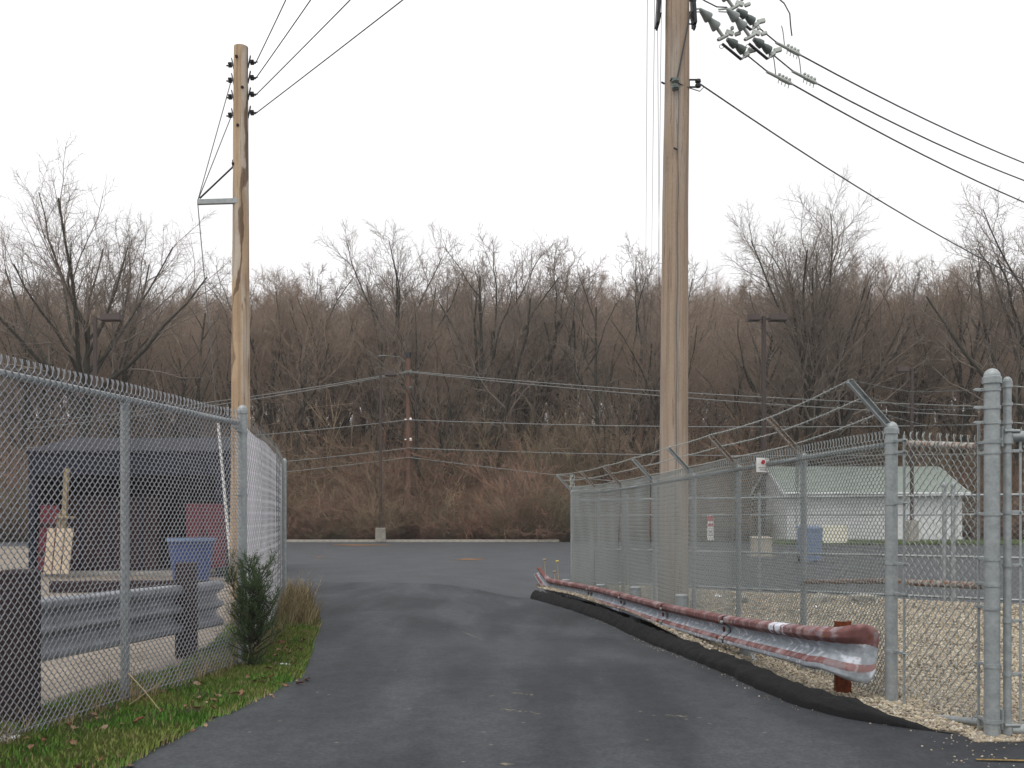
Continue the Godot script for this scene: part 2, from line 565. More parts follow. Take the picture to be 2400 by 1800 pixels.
# ---------------------------------------------------------------- ground
func edge_at(pts: Array, d: float) -> float:       # x of an edge given as Vector2(x, d), by d
	for i in pts.size() - 1:
		if d <= pts[i + 1].y or i == pts.size() - 2:
			var a: Vector2 = pts[i]
			var b: Vector2 = pts[i + 1]
			return lerpf(a.x, b.x, clampf((d - a.y) / maxf(b.y - a.y, 1e-5), 0.0, 1.0))
	return 0.0


var lane_left := []      # Vector2(x, d)
var kerb_line := []
var fence_left := [Vector2(-4.0, -0.6), Vector2(-2.88, 5.6), Vector2(-2.34, 8.6), Vector2(-2.5, 10.0), Vector2(-2.85, 12.0), Vector2(-3.57, 15.6)]


func sheet(called: String, m: Material, ds: Array, left: Callable, right: Callable, cols: int, height: Callable, kind := "structure") -> MeshInstance3D:
	var mb := MB.new()
	var rows := []
	for d in ds:
		var row := PackedVector3Array()
		for k in cols + 1:
			var x := lerpf(left.call(d), right.call(d), float(k) / cols)
			row.append(Vector3(x, height.call(x, d), -d))
		rows.append(row)
	mb.grid(rows, [], Vector3.UP, true)
	var o := MeshInstance3D.new()
	o.name = called
	o.mesh = mb.mesh(m)
	add_child(o, true)
	o.set_meta("kind", kind)
	return o


func steps(a: float, b: float, s: float) -> Array:
	var out := []
	var k := int(ceil((b - a) / s))
	for i in k + 1:
		out.append(lerpf(a, b, float(i) / k))
	return out


func hill_h(x: float, d: float) -> float:
	return 15.5 * smoothstep(60.0, 165.0, d + 0.04 * x) + 0.35 * sin(x * 0.21 + d * 0.13) * smoothstep(58.0, 66.0, d)


func build_ground() -> void:
	for q in [[271, 1800], [434, 1714], [580, 1648], [694, 1590], [716, 1541], [741, 1465], [722, 1410], [694, 1367], [673, 1320]]:
		var p := GP(q[0], q[1])
		lane_left.append(Vector2(p.x, -p.z))
	lane_left.push_front(Vector2(-2.3, -4.0))
	for q in [[2235, 1720], [2140, 1709], [2016, 1691], [1871, 1657], [1747, 1600], [1640, 1553], [1498, 1495], [1417, 1457], [1330, 1426], [1243, 1402]]:
		var p := GP(q[0], q[1])
		kerb_line.append(Vector2(p.x, -p.z))
	var mb := MB.new()
	mb.face([Vector3(-900, -0.32, 60), Vector3(900, -0.32, 60), Vector3(900, -0.32, -900), Vector3(-900, -0.32, -900)], Vector3.UP)
	var g := MeshInstance3D.new()
	g.name = "ground"
	g.mesh = mb.mesh(M.woodland_floor)
	g.set_meta("kind", "structure")
	add_child(g)
	sheet("hill", M.woodland_floor, steps(55.6, 300.0, 4.0), func(_d): return -190.0, func(_d): return 190.0, 90, hill_h)
	sheet("parking_lot", M.lot_asphalt, steps(12.0, 55.0, 0.6), func(_d): return -60.0, func(_d): return 70.0, 130, func(x, d): return gy(x, d) - lerpf(0.04, 0.006, smoothstep(17.5, 20.0, d)))
	# the lane: from behind the camera to the seam where the older lot begins
	var seam := [Vector2(0.35, 18.7), Vector2(-0.6, 19.5), Vector2(-2.6, 20.2), Vector2(-4.2, 20.6)]
	var right := func(d: float) -> float:
		if d < kerb_line[0].y: return 14.0
		if d > 18.6: return edge_at(seam, d)
		return edge_at(kerb_line, d) + 0.06
	var k0: float = kerb_line[0].y
	sheet("lane", M.lane_asphalt, steps(k0 + 0.001, 20.6, 0.15), func(d): return edge_at(lane_left, d), right, 60, gy)
	sheet("lane_apron", M.lane_asphalt, steps(-4.0, k0 + 0.001, 0.25), func(d): return edge_at(lane_left, d), func(_d): return 14.0, 70, gy)
	# verge between the left fence and the lane
	var vh := func(x: float, d: float) -> float:
		var t := clampf((edge_at(lane_left, d) - x) / 0.25, 0.0, 1.0)
		return -0.004 + 0.03 * t + 0.012 * sin(x * 9.0 + d * 3.0) * t + 0.008 * sin(d * 11.0 - x * 5.0) * t
	sheet("verge", M.soil, steps(-4.0, 17.4, 0.12), func(d): return edge_at(fence_left, d) - 0.55, func(d): return edge_at(lane_left, d) + 0.015 * sin(d * 17.0) + 0.02 * sin(d * 7.3), 16, vh)
	sheet("paved_yard", M.tan_paving, steps(-4.0, 46.0, 1.0), func(_d): return -45.0, func(d): return minf(edge_at(fence_left, d) - 0.5, -0.262 * d + (0.0 if d > 17.0 else 60.0)), 20, func(_x, _d): return 0.004)
	# gravel yard inside the right fence
	var yl := func(d: float) -> float:
		if d < k0: return lerpf(2.85, 2.62, clampf((d - 5.75) / (k0 - 5.75), 0.0, 1.0))
		return edge_at(kerb_line, d) + 0.12
	sheet("gravel_yard", M.gravel_bed, steps(5.78, 19.6, 0.2), yl, func(d): return yard_right(d), 40, func(x, d): return 0.012 + 0.02 * sin(x * 2.1 + d) * sin(d * 1.3))
	# the rolled asphalt kerb
	var km := MB.new()
	var rows := []
	var path := PackedVector3Array()
	for i in kerb_line.size() - 1:
		var a: Vector2 = kerb_line[i]
		var b: Vector2 = kerb_line[i + 1]
		var seg := maxi(2, int(a.distance_to(b) / 0.09))
		for k in seg:
			var q := a.lerp(b, float(k) / seg)
			path.append(Vector3(q.x, 0, -q.y))
	# round the corners of the traced line
	for pass_ in 10:
		for i in range(1, path.size() - 1):
			path[i] = (path[i - 1] + path[i] * 2.0 + path[i + 1]) / 4.0
	var wob := FastNoiseLite.new()
	wob.seed = 5
	wob.frequency = 0.9
	for i in path.size():
		var t := (path[mini(i + 1, path.size() - 1)] - path[maxi(i - 1, 0)]).normalized()
		var side := Vector3(-t.z, 0, t.x)
		if side.x < 0: side = -side
		var grow := pow(smoothstep(-0.5, 9.0, float(i)), 0.7) * lerpf(1.0, 0.45, smoothstep(0.15, 0.6, float(i) / path.size()))
		var row := PackedVector3Array()
		for k in 13:
			var f := 0.5 - 0.5 * cos(PI * k / 12.0)
			var across := 0.23 * f * grow - 0.02
			var up := (0.10 * pow(maxf(0.0, 1.0 - pow(absf(f - 0.55) / 0.56, 2.4)), 0.5) + 0.008) * grow
			var p := path[i] + side * across
			p.y = gy(p.x, -p.z) * lerpf(1.0, 0.35, f) + up
			if k == 0: p.y = gy(p.x, -p.z) - 0.02
			if k == 12: p.y = -0.22
			p += Vector3(wob.get_noise_3d(p.x * 4, p.z * 4, 3.0), wob.get_noise_3d(p.x * 4, p.z * 4, 9.0), 0) * 0.03 + Vector3(0, wob.get_noise_3d(p.x * 16, p.z * 16, k * 3.0), 0) * 0.014
			row.append(p)
		rows.append(row)
	km.grid(rows, [], Vector3(-0.5, 1, 0.2), true)
	var ko := part("kerb", km, M.kerb_asphalt, self, "structure")
	ko.name = "kerb"
	# low pale kerb along the far side of the lot
	var fk := MB.new()
	fk.box(Vector3(-6.4, 0.02, -54.9), Vector3(18.0, 0.22, 0.18), Basis(Vector3.UP, 0.012), 0.03)
	part("far_kerb", fk, M.concrete, self, "structure")
	# painted marks
	var ym := MB.new()
	ym.face([P(2285, 1779, 5.36) * Vector3(1, 0, 1) + Vector3.UP * 0.008, Vector3(6.0, 0.008, -5.0), Vector3(6.0, 0.008, -4.96), Vector3(2.49, 0.008, -5.33)], Vector3.UP)
	solo("painted_line", ym, M.paint_yellow, "thin worn yellow line painted on the asphalt in front of the gate", "road marking")
	for q in [[1100, 1311, 0.4, 0.5, "worn orange paint spot on the lot, right of the lane's middle"], [845, 1277, 1.4, 0.9, "faint orange streak on the lot before the concrete lamp base"], [750, 1306, 0.14, 0.25, "tiny orange paint fleck on the lot near the screened fence"]]:
		var om := MB.new()
		var c := GP(q[0], q[1]) + Vector3.UP * 0.003
		var pts := []
		for k in 14:
			var a := TAU * k / 14.0
			var rr := 1.0 + 0.3 * sin(a * 3.0 + q[0]) + 0.15 * sin(a * 5.0)
			pts.append(c + Vector3(cos(a) * q[2] * rr, 0, sin(a) * q[3] * rr))
		om.face(pts, Vector3.UP)
		solo("paint_spot", om, M.paint_orange, q[4], "road marking")


func yard_right(d: float) -> float:
	if d > 14.8:
		return 1.18 + 6.72 * (19.6 - d) / 4.8
	return 7.9 + (14.8 - d) * 0.2


# ---------------------------------------------------------------- chain link
# fabric from a to b (on the ground), with bottom and top heights at either end
func fabric(a: Vector3, b: Vector3, y0a: float, y1a: float, y0b: float, y1b: float, r: float, sides: int, pitch := 0.036, bow := 0.008, sd := 1.0, ends := 0.035, round_ := true) -> MB:
	var mb := MB.new()
	var len := Vector2(b.x - a.x, b.z - a.z).length()
	var dir := (b - a) * Vector3(1, 0, 1) / len
	var out := Vector3(-dir.z, 0, dir.x)
	var cols := int(len / pitch)
	var w := len / cols
	for i in cols:
		var f := (i + 0.5) / cols
		var y0 := lerpf(y0a, y0b, f)
		var y1 := lerpf(y1a, y1b, f)
		var rowsn := int((y1 - y0) / pitch)
		var h := (y1 - y0) / rowsn
		var pts := PackedVector3Array()
		for j in rowsn + 1:
			var k := i + ((i + j) % 2)
			var y := y0 + h * j
			var s := k * w
			var bulge := bow * (sin(s * 2.3 + sd + y * 1.3) + sin(y * 4.1 + s * 0.9 + sd * 2.0) + 0.6 * sin(s * 7.0 - y * 3.0))
			pts.append(a * Vector3(1, 0, 1) + dir * s + out * bulge + Vector3.UP * (y + 0.004 * sin(s * 3.0 + sd)))
			if round_ and j < rowsn:
				var k2 := i + ((i + j + 1) % 2)
				var sm := (k + k2) * 0.5 * w
				var front := 0.0055 if k2 > k else -0.0055
				pts.append(a * Vector3(1, 0, 1) + dir * sm + out * (bulge + front) + Vector3.UP * (y + h * 0.5))
		# the cut wire ends stand up above the last knuckle
		var last := pts[pts.size() - 1]
		if ends > 0.0:
			pts.append(last + Vector3.UP * ends * 0.5 + dir * (0.006 if i % 2 else -0.006) + out * 0.004)
			pts.append(last + Vector3.UP * ends + dir * (0.010 if i % 2 else -0.010) - out * 0.004)
		var rad := PackedFloat32Array()
		rad.resize(pts.size())
		rad.fill(r)
		mb.tube(pts, rad, sides)
	return mb


func post_mesh(r: float, h: float) -> MB:
	var mb := MB.new()
	mb.lathe([Vector2(r, -0.1), Vector2(r, h), Vector2(0.0, h)], 16)
	return mb


func cap_mesh(r: float, tall := 1.0) -> MB:
	var mb := MB.new()
	var prof := [Vector2(r * 1.22, -r * 0.85), Vector2(r * 1.22, 0.0), Vector2(r * 1.05, r * 0.12)]
	for k in range(1, 9):
		var g := PI * 0.5 * k / 8.0
		prof.append(Vector2(r * 1.05 * cos(g), r * 0.12 + r * 1.05 * tall * sin(g)))
	mb.lathe([Vector2(0.0, -r * 0.85)] + prof, 16)
	return mb


func dome_post(parent: Node3D, at: Vector3, r: float, h: float, m: Material, called := "fence_post") -> MeshInstance3D:
	var p := part(called, post_mesh(r, h), m, parent)
	p.position = at - parent.position
	var c := part("post_cap", cap_mesh(r), m, p)
	c.position = Vector3(0, h, 0)
	return p


func band(parent: Node3D, at: Vector3, r: float, toward: Vector3, reach: float, m: Material) -> void:
	var mb := MB.new()
	mb.lathe([Vector2(r, -0.011), Vector2(r + 0.005, -0.011), Vector2(r + 0.005, 0.011), Vector2(r, 0.011)], 14)
	var b := Basis.looking_at(toward, Vector3.UP)
	mb.box(toward * (r + reach * 0.5), Vector3(0.012, 0.020, reach), b, 0.002)
	mb.rod(toward * (r + reach) + b.x * -0.018, toward * (r + reach) + b.x * 0.018, 0.007, 6)
	var o := part("tension_band", mb, m, parent)
	o.position = at


func barbed_wire(pts: PackedVector3Array, r: float, every: float) -> MB:
	var mb := MB.new()
	for s in 2:
		var tw := PackedVector3Array()
		var rad := PackedFloat32Array()
		var along := 0.0
		for i in pts.size() - 1:
			var a := pts[i]
			var b := pts[i + 1]
			var l := a.distance_to(b)
			var t := (b - a) / l
			var x := t.cross(Vector3.UP).normalized()
			var y := x.cross(t)
			var kk := maxi(1, int(l / 0.035))
			for k in kk + (1 if i == pts.size() - 2 else 0):
				var q := float(k) / kk
				var g := (along + l * q) * 45.0 + PI * s
				var sag := -0.02 * l * 0.5 * (4.0 * q * (1.0 - q)) * 0.6
				tw.append(a + t * l * q + Vector3.UP * sag + (x * cos(g) + y * sin(g)) * r * 0.9)
				rad.append(r)
			along += l
		mb.tube(tw, rad, 4)
		if s == 0:
			var k := 4
			var step := maxi(1, int(every / 0.035))
			while k < tw.size() - 2:
				var t := (tw[k + 1] - tw[k]).normalized()
				for e in 2:
					var g := k * 1.7 + e * 1.9
					var x := t.cross(Vector3.UP).normalized()
					var d := x * cos(g) + x.cross(t) * sin(g)
					mb.rod(tw[k] - d * 0.016 + t * 0.004 * e, tw[k] + d * 0.016 - t * 0.004 * e, r * 0.8, 3, r * 0.3)
				k += step
	return mb


func build_left_fence() -> void:
	var G: StandardMaterial3D = M.galvanised
	# bare chain link from beside the camera to the corner post
	var a := Vector3(-2.88 - 0.18 * 2.6, 0, -3.0)
	var b := Vector3(-2.34, 0, -8.6)
	var t := thing("chain_link_fence", "bare grey chain link fence on the left, running up to its dome capped corner post", "fence", Vector3(a.x, 0, a.z))
	var off := -t.position
	var dir := (b - a).normalized()
	var H := 2.18
	var fm := part("chain_link_mesh", fabric(a, b, 0.03, H, 0.03, H, 0.0036, 4, 0.0285, 0.006, 2.0, 0.05), M.wire_left, t, "stuff")
	fm.position = off
	var rail := MB.new()
	rail.rod(a + Vector3.UP * (H - 0.055) + Vector3(-0.035, 0, 0), b + Vector3.UP * (H - 0.055) + Vector3(-0.035, 0, 0), 0.024, 12)
	part("top_rail", rail, G, t).position = off
	var wire := MB.new()
	wire.rod(a + Vector3.UP * 0.07 + Vector3(-0.006, 0, 0), b + Vector3.UP * 0.07 + Vector3(-0.006, 0, 0), 0.003, 5)
	part("tension_wire", wire, M.wire_left, t).position = off
	for d in [3.9, 6.91]:
		var f: float = (d - 3.0) / 5.6
		var p := a.lerp(b, f) + Vector3(-0.04, 0, 0)
		part("fence_post", post_mesh(0.03, H - 0.06), G, t).position = p + off
	dome_post(t, b + Vector3(0.0, 0, -0.05), 0.038, H + 0.06, G)
	for y in [0.4, 0.95, 1.5, 2.05]:
		band(t, b + Vector3(0, y, -0.05) + off, 0.038, -dir, 0.05, G)
	# the screened stretch beyond the corner
	var pts := [Vector2(-2.34, 8.66), Vector2(-2.52, 10.0), Vector2(-2.85, 12.0), Vector2(-3.22, 13.9), Vector2(-3.57, 15.6)]
	var t2 := thing("screened_fence", "chain link fence backed with pale grey screen cloth, beyond the corner post", "fence", Vector3(-2.34, 0, -8.66))
	off = -t2.position
	var rows := []
	var uvs := []
	for side in [0.0, 0.012]:
		pass
	var cloth := MB.new()
	for j in 27:
		var y := 0.06 + (2.12 - 0.06) * j / 26.0
		var row := PackedVector3Array()
		var ur := []
		for i in 121:
			var d := lerpf(8.70, 15.6, i / 120.0)
			var x := edge_at(pts, d)
			var pull := sin(float(j) / 26.0 * PI)
			var w := (0.02 * sin(d * 2.1 + 0.7 * y) + 0.016 * sin(d * 5.3 - y * 1.7) + 0.007 * sin(d * 13.0 + y * 4.0)) * (0.3 + 0.7 * pull)
			row.append(Vector3(x - 0.034 + w * 0.4, y + 0.012 * sin(d * 3.0) * (j / 26.0), -d))
			ur.append(Vector2(d, y))
		rows.append(row)
		uvs.append(ur)
	cloth.grid(rows, uvs, Vector3.RIGHT)
	var back := []
	for r in rows:
		var br := PackedVector3Array()
		for p in r:
			br.append(p + Vector3(-0.004, 0, 0))
		back.append(br)
	cloth.grid(back, uvs, Vector3.LEFT)
	part("screen_cloth", cloth, M.screen_fabric, t2).position = off
	for i in pts.size() - 1:
		var p0: Vector2 = pts[i]
		var p1: Vector2 = pts[i + 1]
		var fab := fabric(Vector3(p0.x, 0, -p0.y), Vector3(p1.x, 0, -p1.y), 0.04, 2.17, 0.04, 2.17, 0.0017, 3, 0.062, 0.003, 3.0 + i, 0.045, false)
		part("chain_link_mesh", fab, M.wire_dark, t2, "stuff").position = off
		var rl := MB.new()
		rl.rod(Vector3(p0.x - 0.075, 2.10, -p0.y), Vector3(p1.x - 0.075, 2.10, -p1.y), 0.021, 10)
		part("top_rail", rl, G, t2).position = off
		if i < pts.size() - 2:
			part("fence_post", post_mesh(0.028, 2.11), G, t2).position = Vector3(p1.x - 0.13, 0, -p1.y) + off
	dome_post(t2, Vector3(-3.57, 0, -15.62), 0.035, 2.2, G)


var rf0 := Vector3(2.665, 0, -7.0)
var rf1 := Vector3(1.18, 0, -19.5)


func build_right_fence() -> void:
	var G: StandardMaterial3D = M.galvanised
	var t := thing("barbed_wire_fence", "chain link fence with three strands of barbed wire on slanted arms, behind the crash barrier", "fence", rf0)
	var off := -t.position
	var dir := (rf1 - rf0).normalized()
	var lane := Vector3(dir.z, 0, -dir.x)      # towards the lane
	if lane.x > 0: lane = -lane
	var L := rf0.distance_to(rf1)
	var top := func(s: float) -> float: return 1.84 - 0.07 * smoothstep(0.0, 0.7, s / L) + 0.05 * smoothstep(0.8, 1.0, s / L)
	var ss := [0.0]
	for u in [1868, 1718, 1615, 1525, 1452, 1395]:
		var d: float = 8165.0 / (u - 922.6)
		ss.append((d - 7.0) / 12.5 * L)
	ss.append(L)
	for i in ss.size() - 1:
		var a: Vector3 = rf0 + dir * ss[i]
		var b: Vector3 = rf0 + dir * ss[i + 1]
		var fab := fabric(a, b, 0.03, top.call(ss[i]) + 0.035, 0.03, top.call(ss[i + 1]) + 0.035, 0.0040, 3, 0.0265, 0.010, 5.0 + i, 0.055, i < 2)
		part("chain_link_mesh", fab, M.wire, t, "stuff").position = off
		var rl := MB.new()
		rl.rod(a + Vector3.UP * (top.call(ss[i]) - 0.015) - lane * 0.03, b + Vector3.UP * (top.call(ss[i + 1]) - 0.015) - lane * 0.03, 0.021, 12)
		part("top_rail", rl, G, t).position = off
	var arm_base := []
	for i in ss.size():
		var h: float = top.call(ss[i])
		var big: bool = i == 0 or i == ss.size() - 1
		var r := 0.043 if i == 0 else (0.036 if big else 0.027)
		var at: Vector3 = rf0 + dir * ss[i] - lane * (0.0 if big else 0.06)
		var p: MeshInstance3D
		if i == 0:
			p = dome_post(t, at, r, 1.93, G)
			h = 1.93
		else:
			p = part("fence_post", post_mesh(r, h + (0.02 if big else -0.03)), G, t)
			p.position = at + off
			var c := MB.new()
			c.lathe([Vector2(0.0, -0.05), Vector2(r * 1.25, -0.05), Vector2(r * 1.3, 0.02), Vector2(r * 0.9, 0.05), Vector2(0, 0.055)], 12)
			part("post_cap", c, G, p).position = Vector3(0, h - 0.02, 0)
		# the slanted arm: a pressed channel, narrower towards its tip
		var tip := lane * 0.31 + Vector3.UP * 0.33 + dir * (0.01 * sin(i * 2.0))
		var am := MB.new()
		var b2 := Basis.looking_at(tip.normalized(), dir)
		for sg in [-1.0, 1.0]:
			am.box(tip * 0.5 + b2.x * 0.018 * sg, Vector3(0.004, 0.042, tip.length()), b2)
		am.box(tip * 0.5 + b2.y * 0.0195, Vector3(0.034, 0.004, tip.length()), b2)
		var rusty: bool = i in [1, 2, 5, 6]
		var arm := part("barb_arm", am, M.arm_rusty if rusty else M.arm_steel, p)
		if rusty: arm.set_meta("label", "rust spotted arm")
		arm.position = Vector3(0, h + 0.0, 0)
		arm_base.append([at + Vector3.UP * h, tip])
	for f in [0.97, 0.62, 0.27]:
		var pts := PackedVector3Array()
		for q in arm_base:
			pts.append(q[0] + q[1] * f + Vector3.UP * 0.02)
		part("barbed_wire", barbed_wire(pts, 0.0034, 0.12), M.barbed, t).position = off
	# a loose bunch of wire tied upright at the far end post
	var bm := MB.new()
	var at := rf1 + Vector3.UP * 1.8
	for k in 6:
		var pts := PackedVector3Array()
		var rad := PackedFloat32Array()
		for j in 7:
			pts.append(at + Vector3(0.05 * sin(k * 1.9 + j * 0.8), 0.06 * j, 0.05 * cos(k * 2.3 + j)))
			rad.append(0.006)
		bm.tube(pts, rad, 4)
	part("wire_bunch", bm, M.barbed, t).position = off
	# rusty brace pipe near the corner, at knee height
	var br := MB.new()
	var pa: Vector3 = rf0 + dir * ss[1] + Vector3(0.07, 0.75, 0)
	var pb := rf0 + Vector3(0.05, 0.86, 0)
	br.rod(pa, pb, 0.021, 12)
	part("brace_pipe", br, M.rusty_pipe, t).position = off
	# narrow panel from the corner post to the gate post
	var gp := Vector3(2.857, 0, -5.93)
	var t2 := thing("short_fence", "narrow chain link panel between the corner post and the thick dome topped gate post", "fence panel", rf0)
	off = -t2.position
	var d2 := (gp - rf0).normalized()
	var a2 := rf0 + d2 * 0.16
	var b3 := gp - d2 * 0.125
	part("chain_link_mesh", fabric(a2, b3, 0.09, 1.85, 0.07, 1.76, 0.0032, 4, 0.036, 0.004, 8.0, 0.045), M.wire, t2, "stuff").position = off
	for q in [[1.815, 1.735, "spotted_pipe", "top_rail"], [0.86, 0.89, "rusty_pipe", "brace_pipe"], [-0.05, 0.06, "galvanised", "bottom_rail"]]:
		var r2 := MB.new()
		r2.rod(a2 + Vector3(0.03, q[0], 0), b3 + Vector3(0.03, q[1], 0), 0.022, 12)
		part(q[3], r2, M[q[2]], t2).position = off
	for e in [a2, b3]:
		var br2 := MB.new()
		br2.box(e + Vector3.UP * 0.94, Vector3(0.018, 1.86, 0.007), Basis(), 0.002)
		part("tension_bar", br2, G, t2).position = off
	for vv in [1035, 1062, 1180, 1320, 1390, 1525, 1652]:
		band(t2, rf0 + Vector3.UP * (EYE + (HORIZON - vv) / F * 7.0) + off, 0.043, d2, 0.125, G)
	# thick gate post
	var t3 := thing("gate_post", "thickest galvanised post with a domed top, hung with clamps", "post", gp)
	dome_post(t3, gp, 0.045, 2.14, G, "shaft")
	for vv in [913, 955, 990, 1035, 1060, 1204, 1310, 1370, 1425, 1560, 1690]:
		band(t3, Vector3.UP * (EYE + (HORIZON - vv) / F * 5.93), 0.045, -d2 if vv > 1000 else Vector3(-0.98, 0, -0.2).normalized(), 0.05 if vv <= 1000 else 0.09, G)
	# strands from the corner arm over to the gate post
	for k in 3:
		var q: Array = arm_base[0]
		var from: Vector3 = q[0] + q[1] * ([0.97, 0.62, 0.27][k]) + Vector3.UP * 0.02
		var to := gp + Vector3(-0.06, EYE + (HORIZON - [913, 957, 992][k]) / F * 5.93, 0)
		var tw := barbed_wire(PackedVector3Array([from, from.lerp(to, 0.5) - Vector3.UP * 0.05, to]), 0.0014, 0.13)
		solo("barbed_strand", tw, M.cable_grey, ["upper", "middle", "lower"][k] + " of the three thin barbed strands between the corner arm and gate post", "barbed wire")
	# gate leaf that runs out of the frame
	var hp := P(2361, 1720, 5.95)
	hp.y = 0.0
	var t4 := thing("gate_leaf", "chain link gate leaf on a slim capped upright, cut off by the frame", "gate", hp)
	var up := dome_post(t4, hp, 0.023, 2.12, G, "upright")
	var gd := Vector3(0.995, 0, 0.08).normalized()
	for q in [[1.79, "top_rail"], [0.04, "bottom_rail"]]:
		var r3 := MB.new()
		r3.rod(gd * 0.02 + Vector3.UP * q[0], gd * 2.6 + Vector3.UP * q[0], 0.023, 12)
		part(q[1], r3, G, t4)
		var el := MB.new()
		el.lathe([Vector2(0.024, -0.045), Vector2(0.034, -0.045), Vector2(0.034, 0.045), Vector2(0.024, 0.045)], 14, Transform3D(Basis(), Vector3.UP * q[0]))
		el.rod(gd * 0.02 + Vector3.UP * q[0], gd * 0.10 + Vector3.UP * q[0], 0.032, 12)
		el.rod(Vector3(-0.03, q[0] + 0.03, 0.03), Vector3(0.06, q[0] + 0.03, 0.03), 0.010, 8)
		part("corner_fitting", el, G, t4)
	part("chain_link_mesh", fabric(gd * 0.09, gd * 2.6, 0.06, 1.80, 0.06, 1.80, 0.0032, 4, 0.036, 0.004, 9.0, 0.04), M.wire, t4, "stuff")
	var tb := MB.new()
	tb.box(gd * 0.075 + Vector3.UP * 0.93, Vector3(0.016, 1.72, 0.006), Basis(), 0.002)
	part("tension_bar", tb, G, t4)
	for vv in [1057, 1200, 1325, 1455, 1580]:
		band(t4, Vector3.UP * (EYE + (HORIZON - vv) / F * 5.95), 0.023, gd, 0.055, G)
	for k in 3:
		var y: float = EYE + (HORIZON - [905, 947, 990][k]) / F * 5.95
		part("barbed_wire", barbed_wire(PackedVector3Array([gd * 0.03 + Vector3.UP * y, gd * 1.3 + Vector3.UP * (y - 0.08), gd * 2.6 + Vector3.UP * y]), 0.0018, 0.12), M.barbed, t4)
		var lb := MB.new()
		lb.lathe([Vector2(0.023, -0.01), Vector2(0.029, -0.01), Vector2(0.029, 0.01), Vector2(0.023, 0.01)], 12, Transform3D(Basis(), Vector3.UP * y))
		part("wire_clamp", lb, G, t4)
	# hinge gudgeons between gate post and leaf
	for y in [1.79, 0.10]:
		var hg := MB.new()
		hg.rod(Vector3(-0.03, y - 0.06, 0.0), Vector3(-0.03, y + 0.06, 0.0), 0.012, 8)
		hg.rod(Vector3(-0.10, y - 0.02, 0.0), Vector3(-0.03, y - 0.02, 0.0), 0.011, 8)
		part("hinge", hg, G, t4)
	# fence along the back of the gravel yard
	var b0 := Vector3(1.24, 0, -19.6)
	var b1 := Vector3(8.3, 0, -14.66)
	var t5 := thing("back_fence", "low chain link fence with pipe rails along the back of the gravel yard", "fence", b0)
	off = -t5.position
	part("chain_link_mesh", fabric(b0, b1, 0.05, 1.68, 0.05, 1.68, 0.0030, 3, 0.045, 0.006, 4.0, 0.03, false), M.wire, t5, "stuff").position = off
	for y in [1.66, 1.36, 0.70, 0.06]:
		var r4 := MB.new()
		r4.rod(b0 + Vector3.UP * y, b1 + Vector3.UP * y, 0.02 if y != 1.36 else 0.014, 8)
		part("pipe_rail", r4, G, t5).position = off
	var bd := (b1 - b0).normalized()
	for u in [1470, 1780, 2213, 2234]:
		var k: float = (u - 1200.0) / F
		var tt: float = (k * 19.6 - 1.24) / (7.06 + k * 4.94)
		var pp := b0.lerp(b1, tt)
		dome_post(t5, pp, 0.026 if u < 2200 else 0.034, 1.72 if u < 2200 else 1.83, G)


# ---------------------------------------------------------------- crash barriers
func w_profile(crests: int) -> Array:      # Vector2(height 0.5..-0.5, outward depth 0..1), folded with tight bends
	var line := []
	for c in crests:
		var w := 1.0 / crests
		# each wave is symmetrical about its middle
		var first := [Vector2(0.0, 0.30), Vector2(0.08, 0.86), Vector2(0.17, 1.0), Vector2(0.42, 1.0), Vector2(0.52, 0.86), Vector2(0.82, 0.12), Vector2(1.0, 0.0)]
		var one := [Vector2(0.0, 0.0), Vector2(0.14, 0.12), Vector2(0.36, 0.90), Vector2(0.44, 1.0), Vector2(0.56, 1.0), Vector2(0.64, 0.90), Vector2(0.86, 0.12), Vector2(1.0, 0.0)]
		if c == 0: one = first
		if c == crests - 1:
			one = []
			for k in first.size():
				var q: Vector2 = first[first.size() - 1 - k]
				one.append(Vector2(1.0 - q.x, q.y))
		for k in one.size():
			if c > 0 and k == 0: continue
			line.append(Vector2(0.5 - (c + one[k].x) * w, one[k].y))
	var out := []
	for k in line.size():
		if k == 0 or k == line.size() - 1:
			out.append(line[k])
		else:
			out.append(line[k].lerp(line[k - 1], 0.14))
			out.append(line[k].lerp(line[k + 1], 0.14))
	return out


# centres: Vector3 points; heights: beam height at each; out_side: where the crests face
func beam(centres: PackedVector3Array, heights: PackedFloat32Array, depth: float, crests: int, side_hint: Vector3, u0 := 0.0, shape = null) -> MB:
	var mb := MB.new()
	var prof := w_profile(crests)
	var ends := [[], []]
	var euv := [[], []]
	var along := u0
	for layer in 2:
		var rows := []
		var uvs := []
		along = u0
		for i in centres.size():
			var t := (centres[mini(i + 1, centres.size() - 1)] - centres[maxi(i - 1, 0)]).normalized()
			var o := Vector3(-t.z, 0, t.x).normalized()
			if o.dot(side_hint) < 0: o = -o
			var up := Vector3.UP - t * t.y
			up = up.normalized()
			if i > 0: along += centres[i].distance_to(centres[i - 1])
			var row := PackedVector3Array()
			var ur := []
			for k in prof.size():
				var q: Vector2 = prof[k]
				var hh := heights[i]
				var dd := depth
				if shape != null:
					var w: Vector2 = shape.call(i, q.x)
					hh *= w.x
					dd *= w.y
				row.append(centres[i] + up * q.x * hh + o * (q.y * dd - 0.007 * layer))
				ur.append(Vector2(along / 16.0, 0.5 - q.x))
			rows.append(row)
			uvs.append(ur)
		mb.grid(rows, uvs, side_hint if layer == 0 else -side_hint)
		for e in 2:       # the cut ends of the sheet
			var i := 0 if e == 0 else centres.size() - 1
			ends[e].append(rows[i])
			euv[e].append(uvs[i])
	for e in 2:
		var t := (centres[1] - centres[0]) if e == 0 else (centres[centres.size() - 2] - centres[centres.size() - 1])
		mb.grid(ends[e], euv[e], -t.normalized())
	return mb


